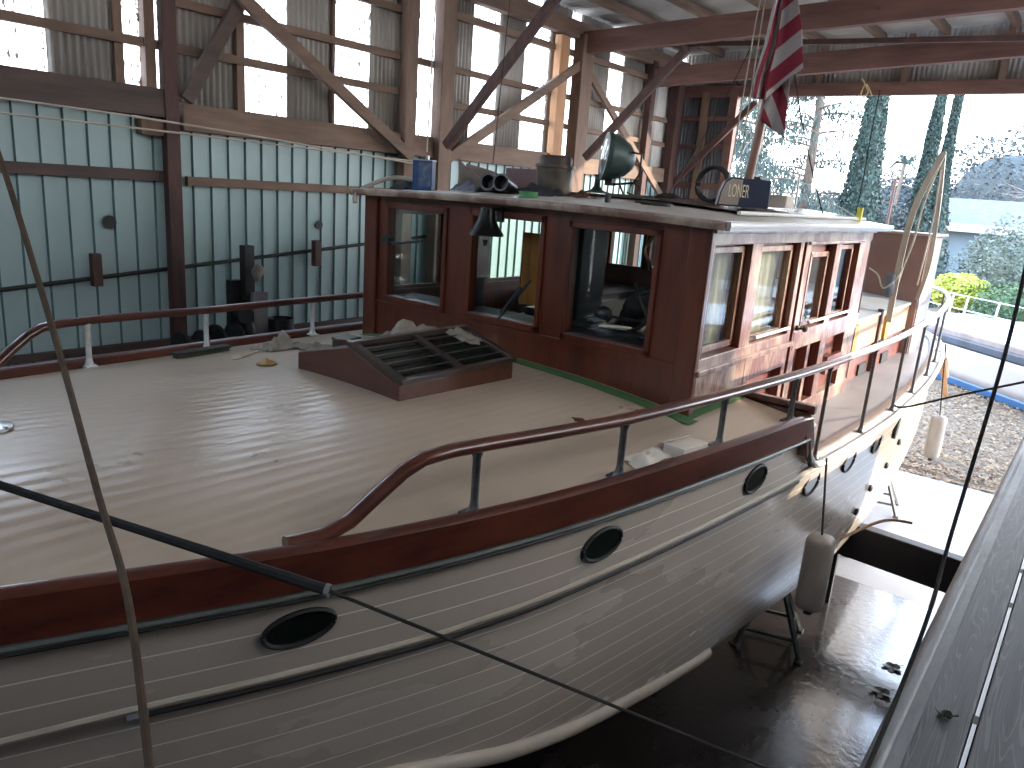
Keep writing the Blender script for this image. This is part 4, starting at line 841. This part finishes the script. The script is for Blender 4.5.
for u, r, lb in ((192, .19, 'dark rope drum at the dark red post\'s foot'), (226, .21, 'dark rope drum left of the winch post')):
    q = onx(u, 335, -7.0); g = G().lathe([(r, -.12), (r, -.09), (r * .5, -.07), (r * .5, .07), (r, .09), (r, .12)], (-7.0, q.y, -1.98 + r), 22, Matrix.Rotation(pi / 2, 3, 'X')); tag(obj('rope_drum', g, dark, smooth=True), lb, 'drum')
q = onx(281, 330, -7.0); tag(obj('iron_pail', G().lathe([(.12, 0), (.14, .42), (.13, .42), (.11, .02)], (-7.0, q.y, -1.98), 20), dark, smooth=True), 'dark iron pail at the wall foot between winch post and pilothouse', 'pail')
# ------------------------------------------------------------ dock on the right
struct('dock_edge', G().sweep([(-.245, YB, -1.575), (-.245, 8.2, -1.575)], [(cos(a) * .035, sin(a) * .03) for a in fr(0, 2 * pi, 12)[:-1]]).b2((-.23, YB, -1.565), (-.185, 8.2, -1.552)), flash, smooth=True)
bs = [(-.19, -.055), (-.035, .21), (.225, .47), (.485, .73), (.745, 1.0), (1.01, 1.26), (1.28, 1.53), (1.55, 1.8), (1.81, 2.06), (2.08, 2.55)]
for a, b_ in bs: struct('dock_board', G().b2((a, YB, -1.60), (b_, 8.2, -1.555)), dockM, bevel=.004)
struct('dock_joists', G().b2((-.2, YB, -1.78), (-.16, 8.2, -1.6)).b2((-.2, 8.1, -4), (2.6, 8.2, -1.6)), timberYD)
struct('dock_face', G().b2((-.16, YB, -4), (-.12, 8.2, -1.6)), mat('dock_side_dark', (.02, .02, .022), .8))
g = G().b2((-.051, YB, -1.575), (-.039, 8.2, -1.5535)); tag(obj('gap_light_strip', g, mat('gap_light_white', (.8, .84, .9), .3, 0, var=.03)), 'bright white strip standing in for light through the gap between two dock boards', 'strip')  # white strip paints the light from below seen through the board gap
g = G()
for y in (2.0, 2.62, 3.6, 4.02, 5.2): g.b2((-.053, y, -1.575), (-.037, y + .05, -1.5525))
tag(obj('gap_joist_marks', g, darkline), 'black dashes standing in for joists across the lit gap in the dock', 'mark')  # dashes paint the dark joists that cross the light in the gap
def leaf(c, r, rz, label):
    g = G(); c = Vector(c); P = []
    for k in range(20):
        a = k * 2 * pi / 20; rr = r * (.55 + .45 * abs(cos(2.5 * a))); P.append(c + Vector((cos(a + rz) * rr, sin(a + rz) * rr, .008 + .01 * sin(3 * a))))
    ce = g.bm.verts.new(c + Vector((0, 0, .004))); V = [g.bm.verts.new(p) for p in P]
    for i in range(20): g.bm.faces.new((ce, V[i], V[(i + 1) % 20]))
    g.bar(c, c + Vector((cos(rz) * r * 1.6, sin(rz) * r * 1.6, .01)), .004, .003)
    return tag(obj('fallen_leaf', g, mat('dark_leaf', (.02, .022, .008), .6, 0, var=.3), solid=.001), label, 'leaf')
leaf(onz(943, 716, -1.553), .028, .5, 'dark fallen leaf lying on the dock\'s first board')
# ------------------------------------------------------------ ground
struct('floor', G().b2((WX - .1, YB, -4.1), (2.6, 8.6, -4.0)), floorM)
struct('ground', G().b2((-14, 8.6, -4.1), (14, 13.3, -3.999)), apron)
g = G().grid(lambda x, y: Vector((x, y, -4.0 + (.05 * noise.noise(Vector((x * .6, y * .6, 0))) + .03 if y > 13.4 else 0))), fr(-70, 70, 100), [13.3, 13.4] + fr(14, 90, 60)); struct('ground', g, leafG, smooth=True)
struct('ground', G().b2((2.6, YB - 12, -4.1), (30, 8.6, -4.0)).b2((-30, YB - 12, -4.1), (2.6, YB, -4.0)).b2((-30, YB, -4.1), (WX - .1, 8.6, -4.0)).b2((-70, 8.6, -4.1), (-14, 13.3, -4)).b2((14, 8.6, -4.1), (70, 13.3, -4)), apron)
g = G(); rnd = random.Random(7)
for _ in range(16000):
    x = rnd.uniform(-4, 1.6); y = 13.2 + rnd.random() ** 1.5 * 8; a = rnd.uniform(0, 6.3); s = rnd.uniform(.02, .04); z = -3.97 + rnd.uniform(0, .04) + (.04 if y > 14 else 0)
    if y < 13.4 : z = -3.985
    d1 = Vector((cos(a) * s, sin(a) * s, rnd.uniform(-.4, .4) * s)); d2 = Vector((-sin(a) * s * .6, cos(a) * s * .6, rnd.uniform(-.4, .4) * s)); c = Vector((x, y, z)); g.quad(c - d1, c - d2, c + d1, c + d2)
tag(obj('leaf_litter', g, leafM, recalc=False), 'drift of dry leaves on the ground between the two boats', 'leaves', kind='stuff')
# crossing black beam
tag(obj('crossing_beam', G().bar((-2.6, 7.95, -3.22), (-.14, 7.75, -3.22), .14, .36), mat('black_paint', (.012, .012, .015), .55, 0, var=.3), bevel=.01), 'broad black beam crossing between hull and dock over the wet floor', 'beam')
tag(obj('beam_leg', G().bar((-1.65, 7.9, -4), (-1.65, 7.9, -3.4), .06, .06), darkline), 'short leg under the black beam near the hull', 'leg')
o = obj('branch', G().tube(spl([onz(768, 562, -3.3), ony(800, 552, 6.6), ony(835, 541, 6.9), ony(870, 525, 7.3), ony(890, 520, 7.4), ony(912, 523, 7.5)]), .014, 6, scales=None), mat('orange_hose', (.35, .2, .13), .7, 0, var=.3), smooth=True); tag(o, 'thin brown stick-like hose lying across the black beam', 'hose')
for (u, v, rr, lb) in ((886, 693, .045, 'leaf on wet floor nearest the dock'), (897, 668, .03, 'small leaf on wet floor above the larger leaf')):
    leaf(onz(u - 5, v, -3.997), .09, 1., lb)
# ------------------------------------------------------------ ropes near the viewer
def rope(pts, r, m, label, n=8, scales=None, nm='mooring_line'): return tag(obj(nm, G().tube(spl(pts), r, n, scales=scales), m, smooth=True), label, 'rope')
rope([ony(-30, 90, .66), ony(0, 158, .64), ony(50, 320, .6), ony(97, 490, .54), ony(128, 600, .48), ony(152, 790, .42)], .0060, ropeB, 'thick brown rope hanging in front of the foredeck at left', scales=None)
Pd = Vector((-.255, 2.0, -1.56)); Pb = ony(0, 485, .62); d = Pb - Pd
P1 = ony(330, 591, .62 + (2.0 - .62) * .30)
ml = thing('mooring_line', 'black mooring line with a thick chafe sleeve crossing in front of the hull', 'rope', Pd)
obj('line', G().tube([Pd, P1, Pb, Pb + (Pb - P1) * .8], .0045, 6), ropeD, ml)
S = [P1 + (Pb - P1) * t for t in fr(0, 1.7, 14)]; obj('chafe_sleeve', G().tube(S, .0125, 8, scales=[1.05, 1.1, 1, 1, .95, .9, .9, .85, .85, .85, .85, .85, .85, .85, .85]), ropeD, ml, smooth=True)
obj('clamp', G().tube([S[0], S[0] + (S[1] - S[0]).normalized() * .012], .016, 10), alum, ml)
rope([ony(1045, 170, 3.4), ony(1024, 275, 3.3), ony(1000, 372, 3.2), ony(951, 535, 3.0), ony(930, 610, 2.7), ony(900, 690, 2.5), Vector((-.255, 2.05, -1.56))], .007, ropeD, 'thin black rope falling from upper right to the dock edge')
rope([Vector((CX + bh(7.4) - .06, 7.42, -1.66)), ony(905, 407, 7.3), ony(960, 395, 6.9), ony(1024, 382, 6.4), ony(1060, 374, 6.0)], .009, ropeD, 'black line led from a side-deck stanchion out to the right')
rope([ony(512, -20, 6.5), ony(470, 60+15, 5.9), ony(493, 163, 5.0)][::2], .004, ropeD, 'thin black cord falling to the roof behind the canvas bag', 5, nm='cord')
rope([ony(437, -20, 4.5), ony(432, 60, 4.5), ony(427, 152, 4.45)], .006, ropeW, 'pale cord hanging straight down behind the blue can', 5, nm='cord')
rope([ony(793, 60, 6.5), ony(800, 110, 6.8), ony(812, 170, 7.1), ony(823, 214, 7.4)], .006, ropeD, 'left of two dark stays falling to the roof\'s aft end', 5, nm='cord')
rope([ony(880, 90, 9.0), ony(872, 130, 8.6), ony(863, 180, 8.1), ony(856, 213, 7.7)], .006, ropeD, 'right of two dark stays falling to the roof\'s aft end', 5, nm='cord')
rope([ony(752, 45, 12), ony(727, 95, 12), ony(696, 150, 12), ony(668, 195, 12)], .008, ropeD, 'dark line drooping across the shed end wall left of the flag', 5, nm='cord')
# ------------------------------------------------------------ OUTSIDE
# neighbouring boat
nb = thing('moored_boat', 'white-hulled boat with blue waterline and pipe rails beyond the leaf litter', 'boat', (0, 19, -4))
P0 = Vector((-4.9, 23.45, 0)); dr = Vector((.72, -.69, 0)).normalized(); nrmv = Vector((-dr.y, dr.x, 0)) * -1
def nbp(s, z, o_=0):
    k = min(1, s / 2.2); w = -1.3 * (1 - k) ** 2
    return P0 + dr * s - nrmv * (-w) + nrmv * (.12 * (z + 4) + o_) + Vector((0, 0, z))
def zone(z0, z1, m, nm, o_=0): obj(nm, G().grid(lambda s, z: nbp(s, z, o_), fr(0, 14, 30), fr(z0, z1, 4)), m, nb, smooth=True, solid=.04)
zone(-3.95, -3.74, mat('blue_boot_stripe', (.02, .08, .19), .4, 0, var=.1), 'waterline_stripe', .01); zone(-3.75, -2.95, mat('white_gelcoat', (.38, .36, .37), .3, 0, var=.04), 'hull'); zone(-2.97, -2.76, mat('grey_band', (.04, .055, .08), .5), 'sheer_band', .01); zone(-2.77, -2.6, mat('pinkish_bulwark', (.22, .19, .19), .5), 'bulwark')
obj('deck', G().grid(lambda s, k: nbp(s, -2.62) - nrmv * k, fr(0, 14, 20), fr(0, 3.4, 4)), mat('white_deck', (.4, .4, .42), .6), nb, solid=.03)
obj('cabin_top', rbox((-.9, 22.0, -2.66), (5.5, 24.0, -2.2), .12), mat('white_cabin', (.42, .43, .45), .5), nb, smooth=True)
for i, s in enumerate((1.4, 2.6, 3.1, 4.1, 5.0, 6.2)):
    q = nbp(s, -2.6) - nrmv * .15; obj('rail_post', G().tube([q, q + Vector((0, 0, .85)) + dr * .08], .022, 6), steelW, nb)
for dz in (.84, .5, .25): obj('pipe_rail', G().tube([nbp(s, -2.6 + dz) - nrmv * .15 + dr * (.08 * dz) for s in fr(.3, 9, 10)], .014, 6), steelW, nb)
# house
hs = thing('house', 'long pale blue house with white eaves beyond the trees', 'house', (10, 42, -4))
obj('wall', G().b2((-6.5, 40, -4), (16, 46, -.3)), mat('pale_blue_wall', (.16, .21, .25), .8, 0, var=.05), hs)
obj('roof', G().prism([(-7.2, 39.4, -.35), (-7.2, 46.6, -.35), (-7.2, 43, 1.0)], (24, 0, 0)), mat('pale_roof', (.10, .11, .12), .8), hs); obj('fascia', G().b2((-7.2, 39.35, -.5), (17, 39.45, -.15)), mat('white_fascia', (.5, .5, .5), .6), hs)
for x in (-4.6, -.5, 3.2, 7.5): w = obj('window', G().b2((x, 39.95, -2.6), (x + 1.3, 40, -1.2)), trimW, hs); obj('pane', G().b2((x + .08, 39.93, -2.5), (x + 1.22, 39.97, -1.3)), portglass, w)
# trees
def quads(g, c, s, rnd, flat=1.0):
    a = rnd.uniform(0, 6.3); b_ = rnd.uniform(-1, 1); d1 = Vector((cos(a), sin(a), b_ * flat)).normalized() * s; d2 = d1.cross(Vector((rnd.uniform(-1, 1), rnd.uniform(-1, 1), rnd.uniform(-1, 1)))).normalized() * s * .5
    g.quad(c - d1, c - d2, c + d1, c + d2)
def cypress(x, y, h, r, label, seed, m=cypM, n=22000):
    rnd = random.Random(seed); t = thing('cypress_tree', label, 'tree', (x, y, -4), 'trees beyond the shed'); g = G()
    for _ in range(n):
        v = rnd.random() ** 1.3; rr = r * (min(1, v * 5 + .5)) * (1 - v) ** 1.2 * (1 + .22 * noise.noise(Vector((v * 9, seed, 0)))); a = rnd.uniform(0, 6.3); k = rr * (rnd.random() ** .35)
        quads(g, Vector((x + cos(a) * k, y + sin(a) * k, -3.6 + v * h)), rnd.uniform(.05, .11), rnd, 2.5)
    g.lathe([(max(.02, r * min(1, v * 5 + .5) * (1 - v) ** 1.2 * .72), -3.6 + v * h) for v in fr(0, .97, 24)], (x, y, 0), 12)
    obj('foliage', g, m, t, recalc=False); obj('trunk', G().lathe([(.2, 0), (.14, h * .5), (.03, h * .92)], (x, y, -4), 10), bark, t, smooth=True)
def atp(u, v, y): p = ony(u, v, y); return p
p = atp(862, 300, 34); cypress(p.x - .80, 34, 14, 1.15, 'broad dark cypress just right of the cedar, behind the roof', 1)
p = atp(922, 300, 38); cypress(p.x - .85, 38, 14.5, .62, 'left one of the twin tall cypresses behind the pointed frame', 2)
p = atp(941, 300, 40); cypress(p.x - .98, 40, 17, .42, 'right one of the twin tall cypresses behind the pointed frame', 3)
p = atp(938, 290, 36); cypress(p.x - .5, 36, 5.8, 1.1, 'short cypress at the foot of the twin tall ones', 4, n=3500)
def cedar(x, y, h, R, label, seed):
    rnd = random.Random(seed); t = thing('cedar_tree', label, 'tree', (x, y, -4), 'trees beyond the shed'); g = G(); gb = G()
    for k in range(46):
        z = -2.2 + (h - 1) * (k / 46) ** .9; a = rnd.uniform(0, 6.3); Lr = R * (1 - .55 * (z + 2) / h) * rnd.uniform(.7, 1.1); d = Vector((cos(a), sin(a), 0)); P = []
        for i in range(7):
            u = i / 6; P.append(Vector((x, y, z)) + d * Lr * u + Vector((0, 0, .5 * sin(u * 2.2) - 1.1 * u * u)))
        gb.tube(P, .05, 5, scales=[1, .85, .7, .55, .4, .3, .15])
        for _ in range(260):
            u = rnd.uniform(.12, 1); i = min(5, int(u * 6)); c = P[i].lerp(P[i + 1], u * 6 - i); sd = Vector((-d.y, d.x, 0)) * rnd.gauss(0, .45) * (.4 + u)
            c = c + sd + Vector((0, 0, -abs(rnd.gauss(0, .22)) - sd.length * .25)); s = rnd.uniform(.05, .12)
            dd = Vector((rnd.uniform(-.5, .5), rnd.uniform(-.5, .5), -1)).normalized() * s * 1.3; w = Vector((rnd.uniform(-1, 1), rnd.uniform(-1, 1), 0)).normalized() * s * .35
            g.quad(c - dd, c - w, c + dd, c + w)
    obj('foliage', g, decM, t, recalc=False); obj('branches', gb, bark, t, smooth=True); obj('trunk', G().tube([(x, y, -4), (x + .1, y, 2), (x, y, h - 3)], .3, 10, scales=[1, .7, .2]), bark, t, smooth=True)
p = atp(745, 215, 30); cedar(p.x, 30, 12, 4.6, 'large drooping cedar behind the flagpole', 5)
p = atp(800, 215, 36); cedar(p.x, 36, 13, 5.2, 'farther cedar filling the gap right of the flagpole', 6)
p = atp(700, 215, 33); cedar(p.x, 33, 12, 4.5, 'cedar seen past the shed\'s end wall', 16)
def bush(c, R, n, m, label, seed, name='shrub', cat='shrub', s=(.06, .14), grp='shrubs beyond the shed', stems=True):
    s = (s[0] * .6, s[1] * .6)
    rnd = random.Random(seed); c = Vector(c); t = thing(name, label, cat, (c.x, c.y, -4), grp); g = G()
    for _ in range(n):
        v = Vector((rnd.gauss(0, 1), rnd.gauss(0, 1), rnd.gauss(0, 1))).normalized(); k = rnd.random() ** .4 * (1 + .25 * noise.noise(v * 2.2 + Vector((seed, 0, 0))))
        q = c + Vector((v.x * R[0], v.y * R[1], v.z * R[2])) * k
        if q.z > -3.95: quads(g, q, rnd.uniform(*s), rnd)
    g.ball(c, .62, 3, R)
    obj('foliage', g, m, t, recalc=False)
    gb = G()
    for k in range(9 if stems else 1):
        a = rnd.uniform(0, 6.3); gb.tube([Vector((c.x, c.y, -4)), Vector((c.x + cos(a) * R[0] * .2, c.y + sin(a) * R[1] * .2, (c.z - 4) / 2)), c + Vector((cos(a) * R[0] * .6, sin(a) * R[1] * .6, R[2] * .4))], .05, 5, scales=[1, .7, .2])
    obj('stem', gb, bark, t)
q = atp(958, 292, 27); bush((q.x, 27, q.z), (.9, .7, .55), 9000, hedM, 'yellow-green hedge beyond the other boat\'s rails', 11, 'hedge', 'hedge', grp=None)
q = atp(1006, 282, 29); bush((q.x, 29, q.z), (1.6, 1.4, 1.9), 12000, olvM, 'grey-green shrub right of the yellow hedge', 12, grp=None)
q = atp(1010, 345, 26); bush((q.x, 26, q.z + .9), (1.3, 1.2, .9), 6000, shrM, 'dark green shrub under the grey-green one, at the boat rails', 13, grp=None)
for i, (u, v, y, R, sd, lb) in enumerate([(1012, 190, 75, (7, 5, 6), 14, 'hazy round tree at the photo\'s right edge above the house'), (900, 205, 80, (5, 4, 4.5), 15, 'hazy low tree left of the twin cypresses'), (835, 215, 70, (6, 3, 3), 21, 'hazy low tree behind the broad cypress'), (965, 210, 78, (5, 4, 3.6), 22, 'hazy low tree right of the twin cypresses')]):
    q = atp(u, v, y); bush((q.x, y, q.z - 1), R, 12000, farM, lb, sd, 'distant_tree', 'tree', (.15, .4), None, stems=False)
t = thing('palm_tree', 'tiny distant palm on a thin trunk left of the twin cypresses', 'tree', (0, 70, -4)); q = atp(905, 163, 70)
obj('trunk', G().tube([(q.x - .8, 70, -4), (q.x - .2, 70, 0), q], .14, 6), bark, t); g = G()
for k in range(22):
    a = k * 2.4; d = Vector((cos(a), sin(a) * .6, .5 * sin(k))); g.tube([q, q + d * .7 + Vector((0, 0, .3)), q + d * 1.4 - Vector((0, 0, .3))], .09, 4, scales=[1, .8, .1])
obj('fronds', g, decM, t)
def bare(x, y, h, label, seed):
    rnd = random.Random(seed); t = thing('bare_tree', label, 'tree', (x, y, -4)); g = G()
    def br(p, d, L, r, dep):
        q = p + d * L; mid = p + d * L * .5 + Vector((rnd.uniform(-1, 1), rnd.uniform(-1, 1), rnd.uniform(-1, 1))) * L * .08
        g.tube([p, mid, q], r, 5, scales=[1, .85, .65])
        if dep:
            for _ in range(rnd.choice((2, 3, 3))): br(q if rnd.random() < .6 else mid, (d + Vector((rnd.uniform(-.8, .8), rnd.uniform(-.6, .6), rnd.uniform(-.45, .6)))).normalized(), L * rnd.uniform(.6, .85), r * .6, dep - 1)
    br(Vector((x, y, -4)), Vector((-.1, 0, 1)), h * .33, .09, 6); obj('branches', g, mat('grey_bark', (.2, .17, .16), .9), t); return t
q = atp(1040, 300, 22); bare(q.x + .9, 26, 7.2, 'leafless grey tree spreading from the right edge before the house', 31)
q = atp(960, 300, 24)
for u, v0, y, lb in ((797, 213, 14, 'thin metal pole rising behind the roof at mid right'), (884, 235, 20, 'thin reddish pole rising left of the pointed frame')):
    a = ony(u, v0, y); b_ = ony(u + (3 if u < 850 else 12), v0 - 40 if u < 850 else 178, y); a = Vector((a.x, a.y, -4)); tag(obj('thin_pole', G().tube([a, b_], .022 if y < 15 else .035, 6), timberD if y > 15 else steel), lb, 'pole')
# ------------------------------------------------------------ LIGHT
W = bpy.data.worlds.new('sky'); SC.world = W; W.use_nodes = True; N = W.node_tree.nodes; L = W.node_tree.links; bg = N['Background']
tc = N.new('ShaderNodeTexCoord'); sp = N.new('ShaderNodeSeparateXYZ'); L.new(tc.outputs['Generated'], sp.inputs[0]); cr = N.new('ShaderNodeValToRGB'); L.new(sp.outputs[2], cr.inputs[0])
cr.color_ramp.elements[0].color = (.95, .975, 1, 1); cr.color_ramp.elements[1].color = (.45, .66, 1, 1); cr.color_ramp.elements[1].position = .8
L.new(cr.outputs[0], bg.inputs[0]); bg.inputs[1].default_value = 5.0
sd = bpy.data.lights.new('sun', 'SUN'); sd.energy = 4.2; sd.angle = radians(1.0); sd.color = (1, .86, .68); so = bpy.data.objects.new('sun', sd); COL.objects.link(so)
so.rotation_euler = Vector((.77, .64, .27)).to_track_quat('Z', 'Y').to_euler()
